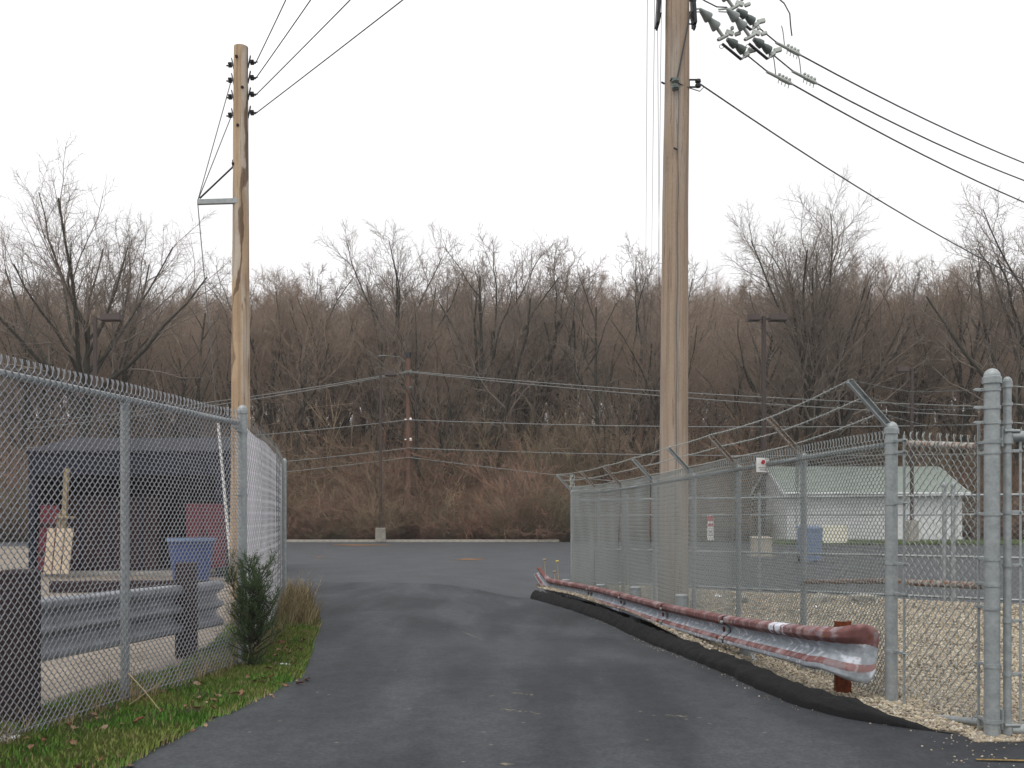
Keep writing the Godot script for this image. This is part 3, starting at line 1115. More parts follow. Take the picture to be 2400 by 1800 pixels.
func build_barriers() -> void:
	# right: traced from where it stands along the kerb
	var spec := [[1925, 1467, 7.25, 98], [1896, 1466, 7.5, 95], [1717, 1443, 9.6, 69], [1566, 1414, 12.0, 55], [1453, 1387, 14.5, 43.5], [1390, 1373, 16.3, 38], [1290, 1355, 19.0, 35]]
	var pts := PackedVector3Array()
	var hs := PackedFloat32Array()
	for q in spec:
		var h: float = q[3] * q[2] / F
		pts.append(P(q[0], q[1] + q[3] * 0.5, q[2]))
		hs.append(h)
	var side := Vector3(-1, 0, 0.15)
	var t := thing("crash_barrier", "rusty grey steel crash barrier with faded red painted ridges, along the black kerb", "guardrail", pts[0] * Vector3(1, 0, 1))
	var off := -t.position
	# smooth run of centres
	var curve := Curve3D.new()
	for i in pts.size():
		var tan := (pts[mini(i + 1, pts.size() - 1)] - pts[maxi(i - 1, 0)]) * 0.16
		curve.add_point(pts[i], -tan, tan)
	var L := curve.get_baked_length()
	var hat := func(d: float) -> float:
		for i in spec.size() - 1:
			if d <= spec[i + 1][2]:
				return lerpf(hs[i], hs[i + 1], clampf((d - spec[i][2]) / (spec[i + 1][2] - spec[i][2]), 0, 1))
		return hs[hs.size() - 1]
	var cuts := [0.10, 2.55, 4.9, 7.1, 9.3, L]
	for i in cuts.size() - 1:
		var c := PackedVector3Array()
		var hh := PackedFloat32Array()
		var nn := maxi(6, int((cuts[i + 1] - cuts[i]) / 0.2))
		for k in nn + 1:
			# each section laps 0.16 m over the next and sits a sheet's thickness proud of it
			var s := lerpf(cuts[i] - (0.16 if i > 0 else 0.0), cuts[i + 1], float(k) / nn)
			var p := curve.sample_baked(minf(s, L), true)
			p += side.normalized() * (0.022 * (1.0 - float(k) / nn) if i > 0 else 0.0)
			c.append(p)
			hh.append(hat.call(-p.z) * (1.0 + (0.03 * (1.0 - float(k) / nn) if i > 0 else 0.0)))
		var sec := part("rail_section", beam(c, hh, 0.085, 2, side, cuts[i]), M.rail_paint, t)
		sec.position = off
		if i < cuts.size() - 2:       # splice bolts at the lap
			for k in [-0.07, 0.07]:
				for y in [-0.28, -0.03, 0.03, 0.28]:
					var p := curve.sample_baked(cuts[i + 1] - 0.08 + k, true)
					var bm := MB.new()
					bm.lathe([Vector2(0.017, -0.01), Vector2(0.017, 0.008), Vector2(0.011, 0.014), Vector2(0, 0.015)], 8, Transform3D(Basis(Quaternion(Vector3.UP, side.normalized())), Vector3.ZERO))
					var bo := part("splice_bolt", bm, M.rust if k > 0 else M.galvanised, sec)
					bo.position = p + Vector3.UP * y * hat.call(-p.z) + side.normalized() * (0.03 if absf(y) < 0.1 else 0.10)
	# flared end shoe: the wave flattens out and the plate turns back behind its post
	var e0 := curve.sample_baked(0.0)
	var t0 := (e0 - curve.sample_baked(0.3)).normalized()
	var ec := PackedVector3Array()
	var eh := PackedFloat32Array()
	var p := curve.sample_baked(0.12) + side.normalized() * 0.012
	var ang := 0.0
	for k in 26:
		ec.append(p)
		eh.append(hs[0] * (1.03 + 0.34 * smoothstep(9.0, 20.0, float(k))))
		if k > 3 and k < 18: ang += 0.092
		p += t0.rotated(Vector3.UP, ang) * 0.0218
		if k > 8: p.y -= 0.0042
	var shp := func(i: int, y: float) -> Vector2:
		var f := float(i) / 25.0
		var flat := lerpf(1.04, 0.10, smoothstep(0.55, 0.92, f))
		return Vector2(1.0 - 0.30 * (1.0 - sqrt(maxf(0.0, 1.0 - pow(clampf((f - 0.80) / 0.2, 0, 1), 2.0)))) , flat)
	var shoe := part("end_shoe", beam(ec, eh, 0.095, 2, side, 13.2, shp), M.rail_paint, t)
	shoe.position = off
	shoe.set_meta("label", "flared end plate, red and white")
	# the last piece at the far end is bent up
	var f0 := curve.sample_baked(L)
	var fc := PackedVector3Array()
	var fh := PackedFloat32Array()
	var f1 := P(1264, 1339, 19.35)
	for k in 7:
		var q := float(k) / 6.0
		fc.append(f0.lerp(f1, q) + Vector3.UP * 0.02 * sin(q * PI) * -1.0)
		fh.append(hs[hs.size() - 1] * lerpf(1.0, 0.82, q))
	var bent := part("bent_end", beam(fc, fh, 0.085, 2, side, 14.6), M.rail_paint, t)
	bent.position = off
	# posts
	for q in [[1962, 7.35, "rust", 0.0], [1735, 9.45, "galvanised", -0.05], [1588, 11.75, "galvanised", 0.11], [1478, 14.0, "galvanised", 0.09], [1398, 16.2, "galvanised", 0.02], [1318, 18.3, "galvanised", 0.0]]:
		var s := curve.sample_baked(0.0, true)
		var best := 99.0
		for k in 200:
			var cp := curve.sample_baked(L * k / 199.0, true)
			if absf(-cp.z - q[1]) < best:
				best = absf(-cp.z - q[1])
				s = cp
		if q[1] < 7.4: s = P(1962, 1515, 7.3)
		var at := s - side.normalized() * 0.10
		var hh: float = hat.call(-s.z)
		var ptop: float = s.y + hh * 0.5 + q[3]
		var ground := gy(at.x, -at.z) * 0.5 - 0.15
		var pm := MB.new()
		if q[2] == "rust":        # a steel channel, eaten brown
			at = s - side.normalized() * 0.055
			pm.box(Vector3(0, (ptop + ground) * 0.5, 0), Vector3(0.105, ptop - ground + 0.06, 0.008), Basis(), 0.002)
			for sg in [-1.0, 1.0]:
				pm.box(Vector3(sg * 0.05, (ptop + ground) * 0.5, -0.035), Vector3(0.008, ptop - ground + 0.06, 0.06), Basis(), 0.002)
		else:
			pm.lathe([Vector2(0.075, ground), Vector2(0.075, ptop - 0.02), Vector2(0.08, ptop - 0.02), Vector2(0.08, ptop), Vector2(0.05, ptop + 0.012), Vector2(0, ptop + 0.014)], 16)
		var po := part("rail_post", pm, M[q[2]], t)
		po.position = Vector3(at.x, 0, at.z) + off
		if q[2] == "rust": po.set_meta("label", "rust brown steel post")
	# left: grey barrier behind the chain link, on dark timber posts
	var lc := PackedVector3Array()
	var lh := PackedFloat32Array()
	for k in 15:
		var q := k / 14.0
		lc.append(Vector3(lerpf(-3.75, -3.0, q), lerpf(0.55, 0.44, q), lerpf(-4.6, -10.1, q)))
		lh.append(0.46)
	var t2 := thing("left_crash_barrier", "plain grey triple wave crash barrier on dark timber posts behind the left fence", "guardrail", Vector3(-3.4, 0, -7))
	off = -t2.position
	part("rail_section", beam(lc, lh, 0.085, 3, Vector3.RIGHT), M.rail_grey, t2).position = off
	for q in [[48, 6.15, 1335, 0.19], [437, 9.3, 1318, 0.18]]:
		var c := P(q[0], q[2], q[1])
		var pm := MB.new()
		pm.box(Vector3(0, c.y * 0.5 - 0.05, 0), Vector3(q[3], c.y + 0.1, q[3]), Basis(Vector3.UP, 0.15), 0.012)
		part("timber_post", pm, M.dark_timber, t2).position = Vector3(c.x, 0, c.z) + off


# ---------------------------------------------------------------- poles, wires, lamps
func round_pole(h: float, r0: float, r1: float, lean: Vector3) -> MB:
	var mb := MB.new()
	var pts := PackedVector3Array()
	var rad := PackedFloat32Array()
	var wob := FastNoiseLite.new()
	wob.seed = int(r0 * 1000)
	for k in 41:
		var f := k / 40.0
		pts.append(Vector3(0.012 * wob.get_noise_1d(k * 9.0), -0.3 + (h + 0.3) * f, 0) + lean * f)
		rad.append(lerpf(r0, r1, f) * (1.0 + 0.012 * wob.get_noise_1d(k * 31.0 + 900.0)))
	mb.tube(pts, rad, 28, true)
	return mb


func wire_line(a: Vector3, b: Vector3, sag: float, r: float, seg := 28) -> MB:
	var mb := MB.new()
	var pts := PackedVector3Array()
	var rad := PackedFloat32Array()
	for k in seg + 1:
		var f := float(k) / seg
		pts.append(a.lerp(b, f) - Vector3.UP * sag * 4.0 * f * (1.0 - f))
		rad.append(r)
	mb.tube(pts, rad, 5)
	return mb


func beyond(a: Vector3, b: Vector3, k: float) -> Vector3:
	return a + (b - a) * k


func build_poles() -> void:
	var G: StandardMaterial3D = M.galvanised
	# right pole
	var base := Vector3((1576.0 - 1200.0) / F * 14.6, 0, -14.6)
	var t := thing("utility_pole", "thick brown timber utility pole standing inside the barbed wire fence", "utility pole", base)
	var PH := 11.6
	part("shaft", round_pole(PH, 0.222, 0.158, Vector3(0.09, 0, 0)), M.pole_wood, t)
	var rel := func(u: float, vv: float, d: float) -> Vector3: return P(u, vv, d) - base
	# dark steel channels clasping the top
	for sg in [-1.0, 1.0]:
		var cm := MB.new()
		var q: Vector3 = rel.call(1584.0 + sg * 37.0, 25.0, 14.6)
		cm.box(q + Vector3(0, 0.45, 0), Vector3(0.05, 1.35, 0.22), Basis(Vector3.FORWARD, sg * -0.06), 0.008)
		cm.box(q + Vector3(sg * 0.02, -0.16, 0), Vector3(0.03, 0.22, 0.12), Basis(Vector3.FORWARD, sg * -0.25), 0.006)
		for y in [-0.22, -0.05, 0.12]:
			cm.rod(q + Vector3(-0.05, y, 0.05), q + Vector3(sg * 0.06, y, 0.05), 0.012, 8)
		part("channel_bracket", cm, M.dark_metal, t)
	# spool insulator on the near face and the stay strand down to it
	var sp: Vector3 = rel.call(1583.0, 196.0, 14.4)
	var sm := MB.new()
	sm.lathe([Vector2(0.0, -0.07), Vector2(0.05, -0.07), Vector2(0.055, -0.03), Vector2(0.03, 0.0), Vector2(0.055, 0.03), Vector2(0.05, 0.07), Vector2(0, 0.07)], 14, Transform3D(Basis(), sp))
	sm.box(sp + Vector3(-0.02, 0.075, -0.06), Vector3(0.10, 0.02, 0.16), Basis(), 0.004)
	sm.box(sp + Vector3(0, -0.075, -0.06), Vector3(0.08, 0.02, 0.16), Basis(), 0.004)
	part("spool_insulator", sm, M.ceramic_dark, t)
	var gw := MB.new()
	gw.tube(PackedVector3Array([rel.call(1621, 15, 14.45), rel.call(1608, 80, 14.42), rel.call(1586, 190, 14.38)]), PackedFloat32Array([0.011, 0.011, 0.012]), 6)
	gw.tube(PackedVector3Array([rel.call(1586, 193, 14.37), rel.call(1615, 206, 14.5), rel.call(1640, 214, 14.6), rel.call(1650, 204, 14.6)]), PackedFloat32Array([0.008, 0.007, 0.007, 0.006]), 6)
	part("stay_strand", gw, M.cable, t)
	# open clevis with its spool at the right side
	var ck := MB.new()
	for vv in [187.0, 204.0]:
		ck.box(rel.call(1627.0, vv, 14.6), Vector3(0.17, 0.016, 0.035), Basis(), 0.003)
	ck.box(rel.call(1615.5, 195.5, 14.6), Vector3(0.014, 0.11, 0.035), Basis(), 0.003)
	ck.lathe([Vector2(0.0, -0.055), Vector2(0.04, -0.055), Vector2(0.045, -0.02), Vector2(0.025, 0.0), Vector2(0.045, 0.02), Vector2(0.04, 0.055), Vector2(0, 0.055)], 12, Transform3D(Basis(), rel.call(1636.0, 195.5, 14.6)))
	part("clevis", ck, M.dark_metal, t)
	for q in [[1553, 194, 14.6], [1582, 348, 14.37]]:
		var bm := MB.new()
		var c: Vector3 = rel.call(q[0], q[1], q[2])
		bm.rod(c + Vector3(0.03, 0, -0.03), c + Vector3(-0.015, 0, 0.015), 0.014, 8)
		part("bolt", bm, M.dark_metal, t)
	# ground lead stapled down the near face
	var gl := MB.new()
	var gpts := PackedVector3Array()
	var grad := PackedFloat32Array()
	for k in 30:
		var f := k / 29.0
		var y := lerpf(7.6, 0.1, f)
		var r := lerpf(0.222, 0.158, y / PH)
		gpts.append(Vector3(0.09 * y / PH + 0.006 * sin(k * 1.3), y, r + 0.006))
		grad.append(0.005)
	gl.tube(gpts, grad, 5)
	part("ground_lead", gl, M.cable_grey, t)

	# left pole
	var lb := Vector3((563.0 - 1200.0) / F * 16.0, 0, -16.0)
	var t2 := thing("utility_pole", "slimmer peeling timber utility pole behind the left fence, with a stay strut", "utility pole", lb)
	part("shaft", round_pole(8.87, 0.168, 0.112, Vector3(0.012, 0, 0)), M.pole_wood_left, t2)
	var rl := func(u: float, vv: float, d: float) -> Vector3: return P(u, vv, d) - lb
	var wires := [[148, 662, 14.05], [184, 716, 13.57], [223, 803, 13.07], [266, 920, 12.5]]
	for k in 4:
		var vv: float = wires[k][0]
		for sg in [1.0, -1.0]:
			var im := MB.new()
			var c: Vector3 = rl.call(585.0 if sg > 0 else 545.0, vv - 2.0 if sg > 0 else vv + 4.0, 16.0)
			im.box(c + Vector3(sg * -0.005, 0.01, 0), Vector3(0.014, 0.20, 0.04), Basis(Vector3.FORWARD, sg * 0.2), 0.003)
			im.box(c + Vector3(sg * 0.05, -0.01, 0), Vector3(0.10, 0.016, 0.03), Basis(Vector3.FORWARD, sg * 0.1), 0.003)
			im.lathe([Vector2(0.0, -0.04), Vector2(0.03, -0.04), Vector2(0.035, -0.012), Vector2(0.02, 0.0), Vector2(0.035, 0.012), Vector2(0.03, 0.04), Vector2(0, 0.04)], 10, Transform3D(Basis(Vector3.RIGHT, 0.5), c + Vector3(sg * 0.04, 0.0, 0)))
			if sg > 0:
				im.rod(c + Vector3(0.06, 0, 0), c + Vector3(0.13, 0.005, 0.0), 0.010, 6)
			part("wire_bracket", im, M.dark_metal, t2)
	# the strut that holds the stay away from the pole
	var st := MB.new()
	var s0: Vector3 = rl.call(463, 474, 16.0)
	var s1: Vector3 = rl.call(560, 471, 15.9)
	var sd := (s1 - s0).normalized()
	var sbz := Basis.looking_at(sd, Vector3.UP)
	st.box((s0 + s1) * 0.5, Vector3(0.06, 0.085, s0.distance_to(s1)), sbz, 0.008)
	part("stay_strut", st, M.galvanised, t2)
	var sb := MB.new()
	sb.rod(rl.call(468, 465, 16.0), rl.call(545, 392, 16.0), 0.015, 8)
	sb.box(rl.call(546, 385, 16.0), Vector3(0.02, 0.13, 0.05), Basis(), 0.004)
	part("strut_brace", sb, M.dark_metal, t2)
	# knots and bolt heads
	for q in [[559, 140], [572, 211], [562, 300], [550, 388]]:
		var km := MB.new()
		var c: Vector3 = rl.call(q[0], q[1], 16.0)
		km.lathe([Vector2(0.026, -0.03), Vector2(0.024, 0.006), Vector2(0.012, 0.012), Vector2(0, 0.008)], 8, Transform3D(Basis(Vector3.RIGHT, PI * 0.5), Vector3(c.x, c.y, sqrt(maxf(0.0, 0.0166 - c.x * c.x)))))
		part("knot", km, M.dark_timber, t2)
	# stay wires: two strands to the strut's tip, then one down to the anchor with its white guard
	var tip := P(463, 472, 16.0)
	var anchor := Vector3((546.0 - 1200.0) / F * 16.9, 0.05, -16.9)
	var sy := MB.new()
	sy.rod(P(543, 185, 16.0), tip, 0.0075, 6)
	sy.rod(P(543, 270, 16.0), tip, 0.0075, 6)
	sy.rod(tip, anchor, 0.008, 6)
	var t3 := thing("stay_wire", "steel stay wire from the left pole's strut down to the ground, with white guard", "guy wire", anchor)
	part("strand", sy, M.cable_grey, t3).position = -anchor
	var sg2 := MB.new()
	sg2.tube(PackedVector3Array([anchor + Vector3(0.012, 0, 0.012), anchor.lerp(tip, 0.445) + Vector3(0.012, 0, 0.012)]), PackedFloat32Array([0.026, 0.022]), 10, true)
	part("plastic_guard", sg2, M.guard_plastic, t3).position = -anchor
	# wires from the left pole, over the camera's right shoulder
	for k in 4:
		var vv: float = wires[k][0]
		var a := P(599, vv, 16.0)
		var b := P(wires[k][1], 0, wires[k][2])
		solo("overhead_wire", wire_line(a, beyond(a, b, 9.0), 0.25, 0.0085), M.cable, ["topmost", "second highest", "third highest", "lowest"][k] + " of the four wires leaving the left pole's top for the upper right", "power line")

	# dead-end switch gear: one phase built, then copied
	var o := P(1640, 20, 14.9)
	var D := func(u: float, vv: float) -> Vector3: return P(u, vv, 14.9 + (u - 1640.0) * 0.004) - o
	var sw := thing("line_switch", "lowest of three insulator strings with switch gear, right of the thick pole's top", "insulator string", o)
	var bells := MB.new()
	for q in [[1640, 22, 1663, 44], [1659, 41, 1681, 66]]:
		var a: Vector3 = D.call(q[0], q[1])
		var b: Vector3 = D.call(q[2], q[3])
		var tr := Transform3D(Basis(Quaternion(Vector3.UP, (b - a).normalized())), a)
		var l := a.distance_to(b)
		bells.lathe([Vector2(0.012, 0.0), Vector2(0.03, 0.01), Vector2(0.05, l * 0.4), Vector2(0.072, l * 0.7), Vector2(0.082, l * 0.88), Vector2(0.074, l * 0.96), Vector2(0.03, l * 0.97), Vector2(0.0, l * 1.0)], 16, tr)
	part("bell_insulator", bells, M.ceramic_grey, sw)
	var lk := MB.new()
	lk.rod(D.call(1620, 22), D.call(1642, 20), 0.014, 8)
	lk.rod(D.call(1620, 27), D.call(1640, 28), 0.010, 8)
	lk.rod(D.call(1680, 65), D.call(1697, 89), 0.026, 10)
	part("link_rod", lk, M.aluminium, sw)
	var body := MB.new()
	body.box(D.call(1696, 87), Vector3(0.17, 0.045, 0.06), Basis(Vector3.BACK, 0.5), 0.01)
	body.box(D.call(1710, 77), Vector3(0.13, 0.075, 0.05), Basis(Vector3.BACK, -0.3), 0.012)
	body.box(D.call(1729, 79), Vector3(0.10, 0.055, 0.05), Basis(Vector3.BACK, 0.35), 0.01)
	body.box(D.call(1716, 66), Vector3(0.05, 0.05, 0.05), Basis(Vector3.BACK, 0.3), 0.008)
	body.box(D.call(1762, 118), Vector3(0.13, 0.075, 0.05), Basis(Vector3.BACK, 0.25), 0.012)
	body.box(D.call(1749, 128), Vector3(0.10, 0.075, 0.07), Basis(Vector3.BACK, 0.5), 0.015)
	body.rod(D.call(1738, 138), D.call(1752, 128), 0.018, 8)
	body.rod(D.call(1686, 90), D.call(1683, 94), 0.025, 8)
	part("switch_body", body, M.aluminium, sw)
	for q in [[1704, 92, 1726, 107], [1722, 103, 1745, 122]]:
		var pb := MB.new()
		var a: Vector3 = D.call(q[0], q[1])
		var b: Vector3 = D.call(q[2], q[3])
		var l := a.distance_to(b)
		pb.lathe([Vector2(0.0, 0.0), Vector2(0.03, 0.0), Vector2(0.042, l * 0.25), Vector2(0.06, l * 0.5), Vector2(0.07, l * 0.85), Vector2(0.05, l * 0.93), Vector2(0.0, l)], 14, Transform3D(Basis(Quaternion(Vector3.UP, (b - a).normalized())), a))
		part("post_insulator", pb, M.ceramic_dark, sw)
	var tb := MB.new()
	tb.rod(D.call(1693, 103), D.call(1737, 139), 0.022, 10)
	var ring := PackedVector3Array()
	var rr := PackedFloat32Array()
	for k in 13:
		var g := TAU * k / 12.0
		ring.append(D.call(1691, 109) + Vector3(cos(g) * 0.035, sin(g) * 0.028, 0))
		rr.append(0.005)
	tb.tube(ring, rr, 5)
	part("fuse_tube", tb, M.dark_metal, sw)
	var cw := MB.new()
	cw.rod(D.call(1753, 131), D.call(1800, 169), 0.011, 6)
	part("lead_wire", cw, M.cable, sw)
	var cl := MB.new()
	var c0: Vector3 = D.call(1797, 168)
	var c1: Vector3 = D.call(1858, 198)
	var cd := (c1 - c0).normalized()
	cl.rod(c0, c0.lerp(c1, 0.5), 0.022, 10, 0.026)
	cl.box(c0.lerp(c1, 0.7), Vector3(0.06, 0.06, 0.24), Basis.looking_at(cd, Vector3.UP), 0.015)
	cl.rod(c0.lerp(c1, 0.78), c1, 0.032, 10, 0.016)
	for k in 4:
		var bp := c0.lerp(c1, 0.48 + 0.13 * k)
		cl.rod(bp + Vector3(0.005, 0.075, 0), bp + Vector3(-0.02, -0.085, 0), 0.008, 6)
		cl.lathe([Vector2(0, 0), Vector2(0.025, 0), Vector2(0.025, 0.025), Vector2(0, 0.03)], 8, Transform3D(Basis(), bp + Vector3(0.004, 0.04, 0)))
	part("dead_end_clamp", cl, M.aluminium, sw)
	var jm := MB.new()
	jm.tube(PackedVector3Array([D.call(1811, 128), D.call(1814, 140), D.call(1816, 155), D.call(1818, 174)]), PackedFloat32Array([0.008, 0.008, 0.008, 0.008]), 6)
	part("jumper", jm, M.cable_grey, sw)
	var sw2 := copy_of(sw, "middle of three insulator strings with switch gear, right of the thick pole's top")
	sw2.position = o + Vector3(0.44, 0.075, -0.15)
	var sw3 := copy_of(sw, "highest of three insulator strings with switch gear, partly cut off by the frame")
	sw3.position = o + Vector3(0.22, 0.60, -0.3)
	var strap := MB.new()
	var so: Vector3 = sw2.position
	strap.tube(PackedVector3Array([P(1628, -14, 14.6), P(1652, 2, 14.65), P(1680, 16, 14.72), so + Vector3(0.0, 0.02, 0)]), PackedFloat32Array([0.010, 0.010, 0.010, 0.010]), 6)
	solo("jumper_cable", strap, M.cable, "curved dark lead from the pole top to the middle insulator string", "cable")
	# long jumper looping over the upper phase
	var lj := MB.new()
	lj.tube(PackedVector3Array([P(1815, -12, 15.0), P(1838, 8, 15.2), P(1851, 32, 15.4), P(1853, 60, 15.5), P(1856, 84, 15.6)]), PackedFloat32Array([0.011, 0.011, 0.011, 0.011, 0.011]), 6)
	solo("jumper_cable", lj, M.cable_grey, "loose looping cable above the highest insulator string", "cable")
	# three conductors and the neutral, away to the right
	var ends := [[c1 + o, 2400, 474, 20.3], [c1 + sw2.position, 2400, 423, 20.5], [c1 + sw3.position, 2400, 382, 20.7]]
	for k in 3:
		var a: Vector3 = ends[k][0]
		var b := P(ends[k][1], ends[k][2], ends[k][3]) + Vector3.UP * 0.735
		solo("overhead_wire", wire_line(a, beyond(a, b, 3.5), 0.9, 0.013), M.cable, ["lowest of the three heavy conductors falling to the right from the clamps", "middle of the three heavy conductors falling to the right from the clamps", "highest of the three heavy conductors falling to the right from the clamps"][k], "power line")
	var na := P(1641, 197, 14.6)
	solo("overhead_wire", wire_line(na, beyond(na, P(2400, 656, 23.0) + Vector3.UP * 0.947, 2.6), 1.0, 0.012), M.cable, "single neutral wire sloping right from the clevis on the thick pole", "power line")
	# thin wires left of the thick pole, receding over the wood
	for q in [[1517, 1512, 0], [1534, 1524, 1], [1550, 1540, 2], [1541, 1547, 3]]:
		var a := P(q[0], 0, 19.4)
		var b := P(q[1], 880, 72.0)
		solo("overhead_wire", wire_line(beyond(b, a, 1.35), b, 0.3, 0.006), M.cable_grey, "%s of the thin wires dropping close beside the thick pole's left side" % ["leftmost", "second from left", "third from left", "rightmost"][q[2]], "power line")

	# distant pole before the wood
	var db := Vector3((957.0 - 1200.0) / F * 58.5, 0.073, -58.5)
	var t4 := thing("utility_pole", "distant reddish utility pole before the wood, lower half behind brush", "utility pole", db)
	t4.scale = Vector3.ONE * 0.9435
	var dm := MB.new()
	dm.tube(PackedVector3Array([Vector3(0, -0.2, 0), Vector3(0, 11.55, 0)]), PackedFloat32Array([0.19, 0.14]), 14, true)
	part("shaft", dm, M.red_timber, t4)
	var dc := MB.new()
	dc.lathe([Vector2(0, 11.3), Vector2(0.19, 11.3), Vector2(0.19, 11.62), Vector2(0, 11.66)], 12)
	part("pole_cap", dc, M.dark_metal, t4)
	var da := MB.new()
	da.tube(PackedVector3Array([Vector3(0, 10.9, 0), Vector3(-0.6, 11.35, 0), Vector3(-1.4, 11.42, 0)]), PackedFloat32Array([0.03, 0.03, 0.025]), 6, true)
	da.box(Vector3(-1.6, 11.40, 0), Vector3(0.5, 0.10, 0.22), Basis(Vector3.BACK, 0.05), 0.03)
	part("lamp_arm", da, M.cable_grey, t4)
	for y in [10.45, 10.3, 9.42, 7.45, 6.2]:
		var di := MB.new()
		di.rod(Vector3(-0.22, y, 0.1), Vector3(0.24, y, 0.1), 0.035, 8)
		di.lathe([Vector2(0, -0.1), Vector2(0.07, -0.08), Vector2(0.08, 0.0), Vector2(0.05, 0.1), Vector2(0, 0.1)], 8, Transform3D(Basis(), Vector3(0.16, y, 0.16)))
		part("insulator", di, M.guard_plastic if y in [7.45, 6.2] else M.ceramic_dark, t4)
	var hs := [[870, 918, 866], [872, 925, 913], [984, 1010, 985], [1050, 1078, 1052], [1072, 1103, 1118]]
	for k in 5:
		var q: Array = hs[k]
		var a := P(957, q[0], 58.3)
		var l := P(600, q[1], 56.5)
		var r := P(1540, q[2] + 40 if k == 0 else q[2] + (4 if k != 4 else 10), 56.5)
		var nm: String = ["highest", "second", "third", "fourth", "lowest"][k]
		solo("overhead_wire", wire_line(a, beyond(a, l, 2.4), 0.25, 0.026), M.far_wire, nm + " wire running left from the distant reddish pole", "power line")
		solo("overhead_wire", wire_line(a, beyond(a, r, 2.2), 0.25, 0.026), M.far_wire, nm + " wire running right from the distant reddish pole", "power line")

	# lot lamps
	lot_lamp(P(892, 1268, 55.0), 9.35, [[1.0, 0.5, 0.62]], 0.57, 0.78, "bronze lot lamp on a pale concrete base, before the middle of the wood")
	lot_lamp(P(2137, 1276, 49.8), 8.8, [[-1.0, 0.42, 0.55]], 0.5, 1.2, "dark lot lamp in front of the white garage, single head to the left")
	lot_lamp(P(1790, 1292, 39.4), 9.3, [[1.0, 0.45, 0.68], [-1.0, 0.34, 0.44]], 0.5, 0.5, "twin headed bronze lot lamp right of the thick pole")
	lot_lamp(P(223, 1292, 39.4), 9.3, [[1.0, 0.5, 0.80]], 0.5, 0.5, "bronze lot lamp rising behind the left fence before the big tree")


func lot_lamp(at: Vector3, h: float, heads: Array, bw: float, bh: float, label: String) -> void:
	var t := thing("lot_lamp", label, "street lamp", at * Vector3(1, 0, 1))
	var b := MB.new()
	b.box(Vector3(0, bh * 0.5, 0), Vector3(bw, bh, bw), Basis(Vector3.UP, 0.12), 0.03)
	part("concrete_base", b, M.concrete, t)
	var p := MB.new()
	p.box(Vector3(0, (h + bh) * 0.5, 0), Vector3(0.14, h - bh, 0.14), Basis(Vector3.UP, 0.2), 0.012)
	p.box(Vector3(0, bh + 0.02, 0), Vector3(0.3, 0.04, 0.3), Basis(Vector3.UP, 0.2), 0.01)
	part("pole", p, M.bronze_paint, t)
	for q in heads:
		var hm := MB.new()
		var s: float = q[0]
		var off: float = q[1]
		var w: float = q[2]
		hm.box(Vector3(s * off * 0.4, h - 0.10, 0), Vector3(off * 0.8, 0.07, 0.08), Basis(), 0.01)
		var c := Vector3(s * (off * 0.5 + w * 0.5), h - 0.06, 0)
		# shoebox head: slightly wider below
		var lo := []
		var hi := []
		for k in [[-1, -1], [1, -1], [1, 1], [-1, 1]]:
			lo.append(c + Vector3(k[0] * w * 0.5, -0.12, k[1] * 0.24))
			hi.append(c + Vector3(k[0] * w * 0.46, 0.12, k[1] * 0.20))
		for k in 4:
			hm.face([lo[k], lo[(k + 1) % 4], hi[(k + 1) % 4], hi[k]], (lo[k] + lo[(k + 1) % 4]) * 0.5 - c)
		hm.face(hi, Vector3.UP)
		hm.face(lo, Vector3.DOWN)
		part("lamp_head", hm, M.bronze_paint, t)


